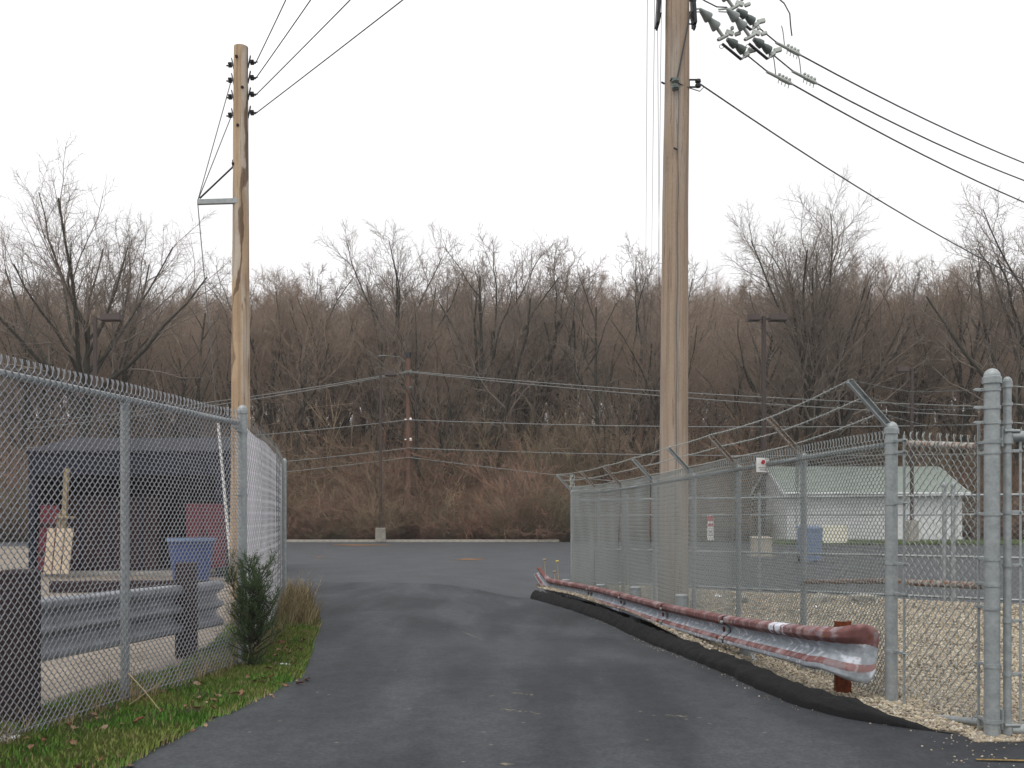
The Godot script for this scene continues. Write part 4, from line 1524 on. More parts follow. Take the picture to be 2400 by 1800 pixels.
# ---------------------------------------------------------------- trees
func grow(big: MB, small: MB, p: Vector3, dir: Vector3, length: float, r0: float, lvl: int, par: Dictionary, rg: RandomNumberGenerator) -> void:
	var nseg: int = [7, 6, 4, 3, 2][lvl]
	var pts := PackedVector3Array([p])
	var rad := PackedFloat32Array([r0])
	var dirs := [dir]
	var d := dir
	var wig: float = [0.10, 0.20, 0.28, 0.36, 0.40][lvl] * par.get("wig", 1.0)
	var lift: float = [0.03, 0.10, 0.055, 0.02, 0.0][lvl] * par.get("lift", 1.0)
	for i in nseg:
		d = (d + Vector3(rg.randf_range(-1, 1), rg.randf_range(-0.8, 1), rg.randf_range(-1, 1)) * wig + Vector3.UP * lift).normalized()
		p += d * length / nseg
		pts.append(p)
		rad.append(lerpf(r0, r0 * (0.30 if lvl < 4 else 0.25), float(i + 1) / nseg))
		dirs.append(d)
	var mb := big if lvl <= 1 else small
	if lvl == 4:
		mb.tube(PackedVector3Array([pts[0], pts[1]]), PackedFloat32Array([rad[0], rad[1]]), 3)
		mb.spike(pts[1], pts[2], rad[1])
		return
	mb.tube(pts, rad, [9, 6, 4, 3, 3][lvl])
	if lvl >= 2:
		mb.spike(pts[nseg], pts[nseg] + dirs[nseg] * length * 0.25, rad[nseg])
	var kids: int = par.kids[lvl]
	var t0: float = [par.fork, 0.22, 0.15, 0.12][lvl]
	var az := rg.randf() * TAU
	for k in kids:
		var t := lerpf(t0, 1.0, (k + rg.randf() * 0.8) / kids)
		var fi := t * nseg
		var i0 := mini(int(fi), nseg - 1)
		var q: Vector3 = pts[i0].lerp(pts[i0 + 1], fi - i0)
		var rr := lerpf(rad[i0], rad[i0 + 1], fi - i0)
		var dd: Vector3 = dirs[i0 + 1]
		az += 2.4 + rg.randf_range(-0.5, 0.5)
		var side := dd.cross(Vector3.RIGHT if absf(dd.x) < 0.8 else Vector3.FORWARD).normalized().rotated(dd, az)
		var ang: float = deg_to_rad(rg.randf_range(0.75, 1.15) * (par.spread if lvl == 0 else [0.0, 42.0, 48.0, 52.0][lvl])) * (1.0 - 0.25 * t)
		var nd := (dd * cos(ang) + side * sin(ang)).normalized()
		var ll: float
		match lvl:
			0: ll = length * par.limb * lerpf(1.0, 0.55, (t - t0) / (1.0 - t0 + 0.001)) * rg.randf_range(0.8, 1.1)
			1: ll = length * lerpf(0.55, 0.28, t) * rg.randf_range(0.75, 1.15)
			2: ll = length * lerpf(0.55, 0.35, t) * rg.randf_range(0.7, 1.2)
			_: ll = maxf(0.35, length * lerpf(0.6, 0.45, t) * rg.randf_range(0.7, 1.2))
		var r1: float = rr * [0.62, 0.55, 0.6, 0.75][lvl]
		if lvl == 2: r1 = maxf(r1, 0.012)
		if lvl == 3: r1 = maxf(r1, 0.0085)
		grow(big, small, q, nd, ll, r1, lvl + 1, par, rg)


func bare_tree(par: Dictionary) -> Array:       # [trunk mesh, crown mesh]
	var rg := RandomNumberGenerator.new()
	rg.seed = par.seed
	var big := MB.new()
	var small := MB.new()
	grow(big, small, Vector3(0, -0.4, 0), Vector3(par.get("leanx", 0.0), 1, 0).normalized(), par.h * par.lead, par.r, 0, par, rg)
	var top := 0.0
	for p in small.v:
		top = maxf(top, p.y)
	var k: float = par.h / top
	for mb in [big, small]:
		for i in mb.v.size():
			mb.v[i] = Vector3(mb.v[i].x * k * par.get("wide", 1.0), mb.v[i].y * k, mb.v[i].z * k * par.get("wide", 1.0))
	return [big.mesh(M.bark), small.mesh(M[par.get("tone", "twig")])]


func put_tree(meshes: Array, called: String, label: String, at: Vector3, group := "") -> Node3D:
	var t := thing(called, label, "tree", at, group)
	for k in 2:
		var o := MeshInstance3D.new()
		o.name = ["trunk", "crown"][k]
		o.mesh = meshes[k]
		t.add_child(o, true)
	return t


func on_hill(u: float, d: float) -> Vector3:
	var x := (u - 1200.0) / F * d
	return Vector3(x, hill_h(x, d), -d)


func build_trees() -> void:
	# h: height, lead: share of it that the leader takes, fork: where limbs begin on the leader
	var kinds := [
		{"seed": 11, "h": 19.0, "r": 0.36, "lead": 0.62, "fork": 0.45, "limb": 0.85, "spread": 46.0, "kids": [9, 10, 9, 7]},
		{"seed": 23, "h": 20.0, "r": 0.34, "lead": 0.66, "fork": 0.38, "limb": 0.78, "spread": 44.0, "kids": [9, 10, 9, 7]},
		{"seed": 37, "h": 20.0, "r": 0.33, "lead": 0.64, "fork": 0.30, "limb": 0.85, "spread": 40.0, "kids": [8, 10, 9, 7]},
		{"seed": 41, "h": 19.0, "r": 0.26, "lead": 0.76, "fork": 0.38, "limb": 0.50, "spread": 46.0, "kids": [10, 9, 9, 7]},
		{"seed": 59, "h": 19.0, "r": 0.24, "lead": 0.78, "fork": 0.40, "limb": 0.45, "spread": 42.0, "kids": [10, 9, 9, 7], "wig": 1.2},
		{"seed": 67, "h": 17.0, "r": 0.18, "lead": 0.80, "fork": 0.30, "limb": 0.46, "spread": 40.0, "kids": [9, 9, 8, 6]},
		{"seed": 71, "h": 20.0, "r": 0.30, "lead": 0.60, "fork": 0.42, "limb": 0.90, "spread": 40.0, "kids": [7, 10, 9, 7], "wig": 1.25},
	]
	var made := []
	for k in kinds:
		made.append(bare_tree(k))
	var own := func(par: Dictionary, label: String, u: float, d: float, vtop: float) -> void:
		var at := on_hill(u, d)
		par.tone = "dark_twig"
		par.h = EYE + (HORIZON - vtop) / F * d - at.y
		put_tree(bare_tree(par), "bare_tree", label, at)
	own.call({"seed": 5, "r": 0.46, "lead": 0.66, "fork": 0.52, "limb": 1.0, "spread": 62.0, "kids": [14, 9, 8, 7], "lift": 0.9}, "large spreading bare tree with long side limbs, at the left edge behind the fence", 165, 57.0, 385)
	own.call({"seed": 17, "r": 0.33, "lead": 0.62, "fork": 0.40, "limb": 0.85, "spread": 44.0, "kids": [10, 9, 8, 7]}, "bare tree with rounded crown rising behind the distant reddish pole", 935, 66.0, 510)
	own.call({"seed": 29, "r": 0.34, "lead": 0.64, "fork": 0.20, "limb": 0.88, "spread": 42.0, "kids": [10, 9, 8, 7], "wig": 1.2}, "bare tree forking low into wide limbs, tallest in the middle of the wood", 1115, 62.5, 488)
	own.call({"seed": 43, "r": 0.30, "lead": 0.64, "fork": 0.35, "limb": 0.75, "spread": 38.0, "kids": [9, 9, 8, 7], "wig": 1.3}, "crooked bare tree showing just left of the thick utility pole", 1425, 64.0, 540)
	own.call({"seed": 53, "r": 0.38, "lead": 0.60, "fork": 0.25, "limb": 1.0, "spread": 34.0, "kids": [14, 11, 9, 7], "wig": 0.7, "lift": 0.7}, "tall fan shaped bare tree behind the twin headed lot lamp", 1895, 60.0, 450)
	own.call({"seed": 61, "r": 0.36, "lead": 0.66, "fork": 0.3, "limb": 0.8, "spread": 42.0, "kids": [12, 9, 8, 7]}, "tall bare tree at the right edge above the gate, cut off by the frame", 2420, 57.5, 405)
	own.call({"seed": 73, "r": 0.28, "lead": 0.70, "fork": 0.3, "limb": 0.6, "spread": 40.0, "kids": [10, 9, 8, 7]}, "narrow bare tree rising right of the slim peeling pole", 705, 67.0, 605)
	own.call({"seed": 83, "r": 0.28, "lead": 0.66, "fork": 0.35, "limb": 0.7, "spread": 46.0, "kids": [12, 9, 8, 7]}, "round topped dense bare tree between the fan shaped tree and the right edge", 2150, 64.0, 575)
	own.call({"seed": 89, "r": 0.28, "lead": 0.66, "fork": 0.35, "limb": 0.65, "spread": 38.0, "kids": [10, 9, 8, 7], "wig": 1.2}, "bare tree with thin upright branches between the two tallest middle trees", 1255, 66.0, 560)
	# the wood's front rows, each a tree
	var rg := RandomNumberGenerator.new()
	rg.seed = 99
	var k := 0
	for row in [[64.0, 16, 0.92], [69.0, 22, 0.92], [76.0, 26, 0.95]]:
		for i in row[1]:
			var d: float = row[0] + rg.randf_range(-2.5, 2.5)
			var u: float = -160.0 + 2720.0 * (i + rg.randf_range(0.15, 0.85)) / row[1]
			var t := put_tree(made[rg.randi() % 7], "bare_tree", "one of many slender bare trees packed in the brown wood beyond the lot", on_hill(u, d), "slender trees of the wood beyond the lot")
			t.rotation.y = rg.randf() * TAU
			var s: float = row[2] * rg.randf_range(0.76, 1.02)
			t.scale = Vector3(s, s * rg.randf_range(0.92, 1.08), s)
			k += 1
	# young trees at the wood's edge: dark thin stems, few branches
	var young := []
	for par in [{"seed": 301, "h": 13.0, "r": 0.13, "lead": 0.86, "fork": 0.35, "limb": 0.32, "spread": 40.0, "kids": [7, 5, 4, 3], "wig": 1.3}, {"seed": 302, "h": 12.0, "r": 0.12, "lead": 0.75, "fork": 0.30, "limb": 0.55, "spread": 34.0, "kids": [5, 6, 4, 3], "wig": 1.4}, {"seed": 303, "h": 15.0, "r": 0.15, "lead": 0.80, "fork": 0.40, "limb": 0.45, "spread": 36.0, "kids": [7, 6, 4, 3], "wig": 1.6}]:
		par.tone = "dark_twig"
		young.append(bare_tree(par))
	for i in 46:
		var d := rg.randf_range(59.5, 66.0)
		var u := -120.0 + 2640.0 * (i + rg.randf_range(0.1, 0.9)) / 46.0
		if u > 1830.0 and u < 2280.0 and d < 62.5: d = 63.5
		var t := put_tree(young[rg.randi() % 3], "young_tree", "one of the thin dark stemmed young trees along the wood's edge", on_hill(u, d), "young trees along the wood's edge")
		t.rotation.y = rg.randf() * TAU
		var s := rg.randf_range(0.75, 1.25)
		t.scale = Vector3(s, s * rg.randf_range(0.9, 1.15), s)
	# behind them the wood is one mass
	var wood := thing("far_wood", "dense bare brown wood rising on the slope behind the front trees", "woodland", Vector3.ZERO)
	wood.set_meta("kind", "stuff")
	var spots := [[], [], [], [], [], [], []]
	for i in 290:
		var d := 80.0 + 75.0 * pow(rg.randf(), 0.8)
		var x := rg.randf_range(-0.62, 0.62) * d
		var s := rg.randf_range(0.82, 1.14)
		spots[rg.randi() % 7].append(Transform3D(Basis(Vector3.UP, rg.randf() * TAU).scaled(Vector3(s, s, s)), Vector3(x, hill_h(x, d), -d)))
	for q in 7:
		scatter("far_trunks", made[q][0], spots[q], [], wood)
		scatter("far_crowns", made[q][1], spots[q], [], wood)
	build_thicket(rg)


func bush_mesh(sd: int, stems: int, h: float, spread: float) -> ArrayMesh:
	var rg := RandomNumberGenerator.new()
	rg.seed = sd
	var mb := MB.new()
	mb.colored = true
	for i in stems:
		var a := rg.randf() * TAU
		var d := Vector3(cos(a) * rg.randf() * spread, 1, sin(a) * rg.randf() * spread).normalized()
		var p := Vector3(cos(a) * rg.randf() * 0.6, -0.1, sin(a) * rg.randf() * 0.6)
		var l := h * rg.randf_range(0.55, 1.1)
		mb.col = Color(1, 1, 1) * rg.randf_range(0.7, 1.15)
		mb.col.a = 1
		var pts := PackedVector3Array([p])
		var rad := PackedFloat32Array([0.018])
		for k in 4:
			d = (d + Vector3(rg.randf_range(-1, 1), rg.randf_range(-0.9, 0.6), rg.randf_range(-1, 1)) * 0.42).normalized()
			p += d * l / 4.0
			pts.append(p)
			rad.append(lerpf(0.018, 0.006, (k + 1) / 4.0))
		mb.tube(pts, rad, 3)
		for k in 14:
			var f := rg.randf_range(0.15, 1.0) * 4.0
			var i0 := mini(int(f), 3)
			var q := pts[i0].lerp(pts[i0 + 1], f - i0)
			var sd2 := (pts[i0 + 1] - pts[i0]).normalized()
			var e := (sd2 + Vector3(rg.randf_range(-1, 1), rg.randf_range(-0.9, 0.9), rg.randf_range(-1, 1)) * 1.3).normalized()
			var tl := l * rg.randf_range(0.12, 0.32)
			var q2 := q + e * tl
			mb.tube(PackedVector3Array([q, q2]), PackedFloat32Array([0.009, 0.006]), 3)
			for w in 4:
				var e2 := (e + Vector3(rg.randf_range(-1, 1), rg.randf_range(-0.7, 1), rg.randf_range(-1, 1)) * 0.9).normalized()
				mb.spike(q.lerp(q2, rg.randf_range(0.3, 1.0)), q2 + e2 * tl * rg.randf_range(0.4, 0.9), 0.006)
	return mb.mesh(M.thicket)


func build_thicket(rg: RandomNumberGenerator) -> void:
	var th := thing("thicket", "tangled rust brown and olive brush along the far edge of the lot", "undergrowth", Vector3.ZERO)
	th.set_meta("kind", "stuff")
	var meshes := [bush_mesh(201, 28, 3.0, 0.9), bush_mesh(202, 24, 3.4, 0.7), bush_mesh(203, 32, 2.4, 1.2)]
	var spots := [[], [], []]
	var cols := [[], [], []]
	var tones := [Color(0.25, 0.145, 0.10), Color(0.235, 0.165, 0.11), Color(0.25, 0.19, 0.125), Color(0.17, 0.145, 0.09), Color(0.24, 0.145, 0.11)]
	for i in 900:
		var d := 56.3 + 18.0 * pow(rg.randf(), 1.6)
		var x := rg.randf_range(-0.58, 0.58) * d
		if (x > 14.0 and x < 24.5 and d < 62.5) or (absf(x + 6.1) < 0.9 and d < 58.6): continue      # the garage stands here
		var s := (rg.randf_range(0.45, 1.0) + 0.9 * pow(rg.randf(), 3.0)) * lerpf(0.8, 1.7, clampf((d - 56.0) / 9.0, 0, 1))
		var w := s * rg.randf_range(0.8, 1.2)
		var q := rg.randi() % 3
		spots[q].append(Transform3D(Basis(Vector3.UP, rg.randf() * TAU).scaled(Vector3(w, s, w)), Vector3(x, hill_h(x, d) - 0.05, -d)))
		cols[q].append(tones[rg.randi() % 5] * rg.randf_range(0.75, 1.25))
	for i in 800:       # taller grey brush and young trees between the trunks
		var d := 62.0 + 55.0 * pow(rg.randf(), 1.2)
		var x := rg.randf_range(-0.6, 0.6) * d
		if x > 14.0 and x < 24.5 and d < 63.0: continue
		var s := rg.randf_range(1.1, 2.6)
		var w := s * rg.randf_range(0.7, 1.0)
		var q := rg.randi() % 3
		spots[q].append(Transform3D(Basis(Vector3.UP, rg.randf() * TAU).scaled(Vector3(w, s, w)), Vector3(x, hill_h(x, d) - 0.05, -d)))
		cols[q].append(Color(0.27, 0.195, 0.145).lerp(Color(0.22, 0.18, 0.125), rg.randf()) * rg.randf_range(0.8, 1.25))
	for q in 3:
		scatter("brush", meshes[q], spots[q], cols[q], th)
	# pale dead saplings that stand out in the brush
	for q in [[905, 61.0, 3.9, "pale forked dead sapling between the lot lamp and the distant pole"], [1240, 61.5, 6.6, "pale twiggy sapling in the brush right of the forked tree"], [1065, 57.2, 3.2, "pale crooked sapling standing at the lot's far edge"]]:
		var pr := {"seed": int(q[0]), "h": q[2], "r": 0.045, "lead": 0.9, "fork": 0.3, "limb": 0.5, "spread": 32.0, "kids": [5, 4, 3, 2], "wig": 1.3}
		var b := MB.new()
		var sm := MB.new()
		var r2 := RandomNumberGenerator.new()
		r2.seed = int(q[0])
		grow(b, sm, Vector3(0, -0.1, 0), Vector3(0.08, 1, 0).normalized(), pr.h * 0.9, pr.r, 0, pr, r2)
		var t := thing("sapling", q[3], "sapling", on_hill(q[0], q[1]))
		part("trunk", b, M.dry_stalk, t)
		part("crown", sm, M.dry_stalk, t)


# ---------------------------------------------------------------- far buildings and yard things
func build_far_things() -> void:
	# white garage across the lot
	var gx0 := (1845.0 - 1200.0) / F * 53.0
	var gx1 := (2255.0 - 1200.0) / F * 53.0
	var t := thing("garage", "low white garage with a pale green roof across the lot", "building", Vector3((gx0 + gx1) * 0.5, 0, -53.0))
	var hw := (gx1 - gx0) * 0.5
	var wh := 2.62
	var w := MB.new()
	w.box(Vector3(0, wh * 0.5, -3.5), Vector3(hw * 2.0, wh, 7.0))
	for sg in [-1.0, 1.0]:
		var x: float = sg * (hw - 0.004)
		w.face([Vector3(x, wh, 0), Vector3(x, wh, -7.0), Vector3(x, wh + 1.5, -3.5)], Vector3(sg, 0, 0))
	part("wall", w, M.white_wall, t)
	var rf := MB.new()
	for sg in [1.0, -1.0]:
		var slope := atan2(1.6, 3.9)
		rf.box(Vector3(0, wh + 0.78, -3.5 + sg * 1.95), Vector3(hw * 2.0 + 0.5, 0.10, 4.25), Basis(Vector3.RIGHT, sg * slope), 0.01)
	part("roof", rf, M.pale_green_roof, t)
	var fa := MB.new()
	fa.box(Vector3(0, wh - 0.06, 0.42), Vector3(hw * 2.0 + 0.5, 0.14, 0.04))
	part("fascia", fa, M.white_wall, t)
	for sg in [-1.0, 1.0]:
		for s2 in [1.0, -1.0]:
			var gb := MB.new()
			gb.box(Vector3(sg * (hw + 0.262), wh + 0.72, -3.5 + s2 * 1.95), Vector3(0.03, 0.18, 4.2), Basis(Vector3.RIGHT, s2 * atan2(1.6, 3.9)))
			part("gable_board", gb, M.white_wall, t)
	var gt := MB.new()
	gt.box(Vector3(0, wh - 0.0, 0.49), Vector3(hw * 2.0 + 0.5, 0.10, 0.10), Basis(), 0.02)
	part("gutter", gt, M.white_wall, t)
	for sg in [-1.0, 1.0]:
		var ds := MB.new()
		ds.box(Vector3(sg * (hw - 0.25), wh * 0.5, 0.06), Vector3(0.08, wh - 0.1, 0.08), Basis(), 0.01)
		part("downpipe", ds, M.white_wall, t)
	# grass strip before it
	sheet("lawn", M.soil, [48.9, 50.0, 52.0, 55.0], func(_d): return 13.0, func(_d): return 30.0, 6, func(_x, _d): return 0.01)
	var tuft := MB.new()
	tuft.colored = true
	var rg := RandomNumberGenerator.new()
	rg.seed = 12
	for k in 12:
		var a := rg.randf() * TAU
		var p := Vector3(cos(a), 0, sin(a)) * rg.randf() * 0.15
		tuft.spike(p, p + Vector3(rg.randf_range(-0.1, 0.1), rg.randf_range(0.10, 0.22), rg.randf_range(-0.1, 0.1)), 0.02)
	var gm := tuft.mesh(M.grass)
	var ws := []
	var cs := []
	for k in 3500:
		ws.append(Transform3D(Basis(Vector3.UP, rg.randf() * TAU), Vector3(rg.randf_range(13.0, 30.0), 0.01, -rg.randf_range(48.9, 53.0))))
		cs.append(Color(0.07, 0.10, 0.03) * rg.randf_range(0.7, 1.4))
	var gs := scatter("lawn_grass", gm, ws, cs, self)
	tag(gs, "strip of short green grass in front of the white garage", "grass")
	# blue wheeled bin and beige cabinet out on the lot
	var bt := P(1898, 1318, 29.4)
	var bin_ := thing("wheeled_bin", "pale blue wheeled bin on the lot seen through the barbed wire fence", "bin", bt * Vector3(1, 0, 1))
	var bb := MB.new()
	var lo := []
	var hi := []
	for k in [[-1, -1], [1, -1], [1, 1], [-1, 1]]:
		lo.append(Vector3(k[0] * 0.23, 0.06, k[1] * 0.25))
		hi.append(Vector3(k[0] * 0.29, 0.98, k[1] * 0.33))
	for k in 4:
		bb.face([lo[k], lo[(k + 1) % 4], hi[(k + 1) % 4], hi[k]], lo[k] + lo[(k + 1) % 4] - Vector3(0, 0.12, 0))
	bb.face(lo, Vector3.DOWN)
	part("body", bb, M.pale_blue_plastic, bin_)
	var bl := MB.new()
	bl.box(Vector3(0, 1.02, 0.0), Vector3(0.62, 0.07, 0.72), Basis(Vector3.RIGHT, 0.08), 0.02)
	part("lid", bl, M.pale_blue_plastic, bin_)
	for sg in [-1.0, 1.0]:
		var wm := MB.new()
		wm.rod(Vector3(sg * 0.22, 0.1, -0.27), Vector3(sg * 0.28, 0.1, -0.27), 0.1, 14)
		part("wheel", wm, M.dark_metal, bin_)
	var cbt := P(1784, 1304, 34.0)
	var cab := thing("utility_cabinet", "small beige metal cabinet on the lot seen through the barbed wire fence", "cabinet", cbt * Vector3(1, 0, 1))
	var cm := MB.new()
	cm.box(Vector3(0, 0.32, 0), Vector3(0.62, 0.60, 0.5), Basis(), 0.02)
	part("housing", cm, M.beige_metal, cab)
	var cl := MB.new()
	cl.box(Vector3(0, 0.64, 0.0), Vector3(0.68, 0.05, 0.56), Basis(Vector3.RIGHT, 0.06), 0.015)
	part("lid", cl, M.beige_metal, cab)
	var cp := MB.new()
	cp.box(Vector3(0, 0.02, 0), Vector3(0.8, 0.06, 0.7), Basis(), 0.01)
	part("plinth", cp, M.concrete, cab)

	# open shed behind the left fence
	var D := 22.6
	var sx0 := (78.0 - 1200.0) / F * D
	var sx1 := (532.0 - 1200.0) / F * D
	var sc := Vector3((sx0 + sx1) * 0.5, 0, -D)
	var s := thing("open_shed", "dark navy open fronted shed with slate roof behind the left fence", "shed", sc)
	var hw2 := (sx1 - sx0) * 0.5
	var ty := EYE + (HORIZON - 1018.0) / F * D
	var fy := EYE + (HORIZON - 1060.0) / F * D
	var by := EYE + (HORIZON - 1108.0) / F * D
	var rm := MB.new()
	rm.box(Vector3(0, (ty + fy) * 0.5 + 0.02, -0.9), Vector3(hw2 * 2.0 + 0.1, 0.07, 2.4), Basis(Vector3.RIGHT, 0.20), 0.01)
	rm.box(Vector3(0, fy + 0.06, -2.9), Vector3(hw2 * 2.0 + 0.1, 0.07, 2.6), Basis(Vector3.RIGHT, -0.1), 0.01)
	part("roof", rm, M.slate_roof, s)
	var fm := MB.new()
	fm.box(Vector3(0, (fy + by) * 0.5 - 0.02, 0.2), Vector3(hw2 * 2.0, fy - by + 0.1, 0.08), Basis(), 0.01)
	part("fascia", fm, M.navy_paint, s)
	var wm2 := MB.new()
	wm2.box(Vector3(0, fy * 0.5, -3.9), Vector3(hw2 * 2.0, fy, 0.12))
	part("back_wall", wm2, M.maroon, s)
	for sg in [-1.0, 1.0]:
		var sw := MB.new()
		sw.box(Vector3(sg * (hw2 - 0.06), fy * 0.5 - 0.02, -1.87), Vector3(0.12, fy - 0.06, 3.9))
		part("side_wall", sw, M.navy_paint, s)
		var pm := MB.new()
		pm.box(Vector3(sg * (hw2 - 0.1), by * 0.5, 0.2), Vector3(0.16, by, 0.16), Basis(), 0.01)
		part("front_post", pm, M.navy_paint, s)
	var sl := MB.new()
	sl.box(Vector3(0.1, 0.05, -1.9), Vector3(hw2 * 2.0 - 0.24, 0.09, 4.3), Basis(), 0.01)
	part("floor_slab", sl, M.concrete, s)
	# things in the shed's mouth
	var at := func(u: float, vv: float, d: float) -> Vector3: return P(u, vv, d)
	var rd := thing("door_leaf", "dark red door leaf leaning at the shed's left side", "door", at.call(114, 1345, 22.2) * Vector3(1, 0, 1))
	var rdm := MB.new()
	rdm.box(Vector3(0, 0.84, 0), Vector3(0.42, 1.5, 0.05), Basis(Vector3.BACK, -0.05), 0.01)
	part("panel", rdm, M.red_paint, rd)
	for k in 2:
		var lg := MB.new()
		lg.box(Vector3(0, 0.5 + 0.65 * k, 0.035), Vector3(0.40, 0.08, 0.02), Basis(Vector3.BACK, -0.05), 0.004)
		part("ledge", lg, M.maroon, rd)
	for k in 3:
		var c: Vector3 = at.call(116 + 21 * k, 1280, 21.6)
		var cmb := MB.new()
		cmb.box(Vector3(0, 0.5, 0), Vector3(0.165, 1.0, 0.025), Basis(Vector3.RIGHT, -0.12 - 0.02 * k) * Basis(Vector3.BACK, -0.04), 0.004)
		var cb := solo("board", cmb, M.cream_board, "%s of three cream boards leaning side by side at the shed" % ["leftmost", "middle", "rightmost"][k], "board")
		cb.position = Vector3(c.x, 0.09, c.z)
	var tp := MB.new()
	tp.box(Vector3(0, 0.95, 0), Vector3(0.10, 1.9, 0.10), Basis(Vector3.BACK, -0.05), 0.008)
	tp.box(Vector3(-0.12, 0.45, 0), Vector3(0.09, 0.9, 0.09), Basis(), 0.008)
	tp.box(Vector3(0.02, 0.82, 0.05), Vector3(0.40, 0.05, 0.10), Basis(), 0.006)
	solo("timber_prop", tp, M.tan_timber, "tan timber prop standing behind the cream boards at the shed", "timber").position = at.call(152, 1280, 22.0) * Vector3(1, 0, 1) + Vector3.UP * 0.5
	var tr := MB.new()
	tr.rod(Vector3(-1.05, 0, 0), Vector3(1.05, -0.02, 0), 0.022, 8)
	tr.box(Vector3(0.02, 0.13, 0), Vector3(0.13, 0.24, 0.06), Basis(Vector3.BACK, 0.08), 0.008)
	solo("timber_rail", tr, M.tan_timber, "thin tan rail with an upright block, across the shed's dark mouth", "timber").position = at.call(272, 1107, 22.45)
	# dark machine body filling the shed's middle, a red crate stack and the blue tub at its right
	var dk := MB.new()
	dk.box(Vector3(0, 0.95, 0), Vector3(2.2, 1.75, 1.2), Basis(), 0.06)
	var cr := thing("stored_crate", "large dark covered crate filling the middle of the open shed", "crate", at.call(285, 1345, 23.6) * Vector3(1, 0, 1))
	part("cover", dk, M.maroon, cr)
	for k in 3:
		var st := MB.new()
		st.box(Vector3(-0.7 + 0.7 * k, 0.95, 0), Vector3(0.06, 1.775, 1.225), Basis(), 0.01)
		part("strap", st, M.navy_paint, cr)
	var rc := thing("red_cabinet", "dull red steel cabinet standing behind the blue tub at the open shed", "cabinet", at.call(484, 1330, 22.0) * Vector3(1, 0, 1))
	var rcm := MB.new()
	rcm.box(Vector3(0, 0.92, 0), Vector3(0.78, 1.4, 0.5), Basis(Vector3.UP, 0.1), 0.015)
	part("body", rcm, M.red_paint, rc)
	for k in 2:
		var dm := MB.new()
		dm.box(Basis(Vector3.UP, 0.1) * Vector3(-0.19 + 0.38 * k, 0.95, 0.255), Vector3(0.35, 1.24, 0.016), Basis(Vector3.UP, 0.1), 0.004)
		var dr := part("door", dm, M.red_paint, rc)
		var hm := MB.new()
		hm.rod(Basis(Vector3.UP, 0.1) * Vector3(-0.06 + 0.12 * k, 0.9, 0.285), Basis(Vector3.UP, 0.1) * Vector3(-0.06 + 0.12 * k, 1.05, 0.285), 0.012, 6)
		part("handle", hm, M.dark_metal, dr)
	for q in [[-0.33, -0.2], [0.33, -0.2], [-0.33, 0.2], [0.33, 0.2]]:
		var lm := MB.new()
		lm.rod(Vector3(q[0], 0, q[1]), Vector3(q[0], 0.24, q[1]), 0.03, 6)
		part("leg", lm, M.dark_metal, rc)
	var tub := thing("blue_tub", "large open blue plastic tub in front of the shed's right end", "tub", at.call(448, 1345, 20.2) * Vector3(1, 0, 1))
	var tm := MB.new()
	tm.lathe([Vector2(0, 0.02), Vector2(0.34, 0.02), Vector2(0.46, 0.86), Vector2(0.43, 0.86), Vector2(0.32, 0.08), Vector2(0, 0.08)], 24)
	part("body", tm, M.blue_plastic, tub)
	var tr2 := MB.new()
	tr2.lathe([Vector2(0.45, 0.84), Vector2(0.50, 0.84), Vector2(0.50, 0.90), Vector2(0.43, 0.90), Vector2(0.43, 0.86)], 24)
	part("rim", tr2, M.pale_blue_plastic, tub)
	var bmn := MB.new()
	bmn.box(Vector3(0, 0.10, 0), Vector3(2.6, 0.2, 0.22), Basis(Vector3.UP, 0.12), 0.015)
	solo("timber_baulk", bmn, M.dark_timber, "long dark timber baulk lying on the tan paving before the shed", "timber").position = Vector3(at.call(300, 1380, 17.6).x, 0, -17.6)


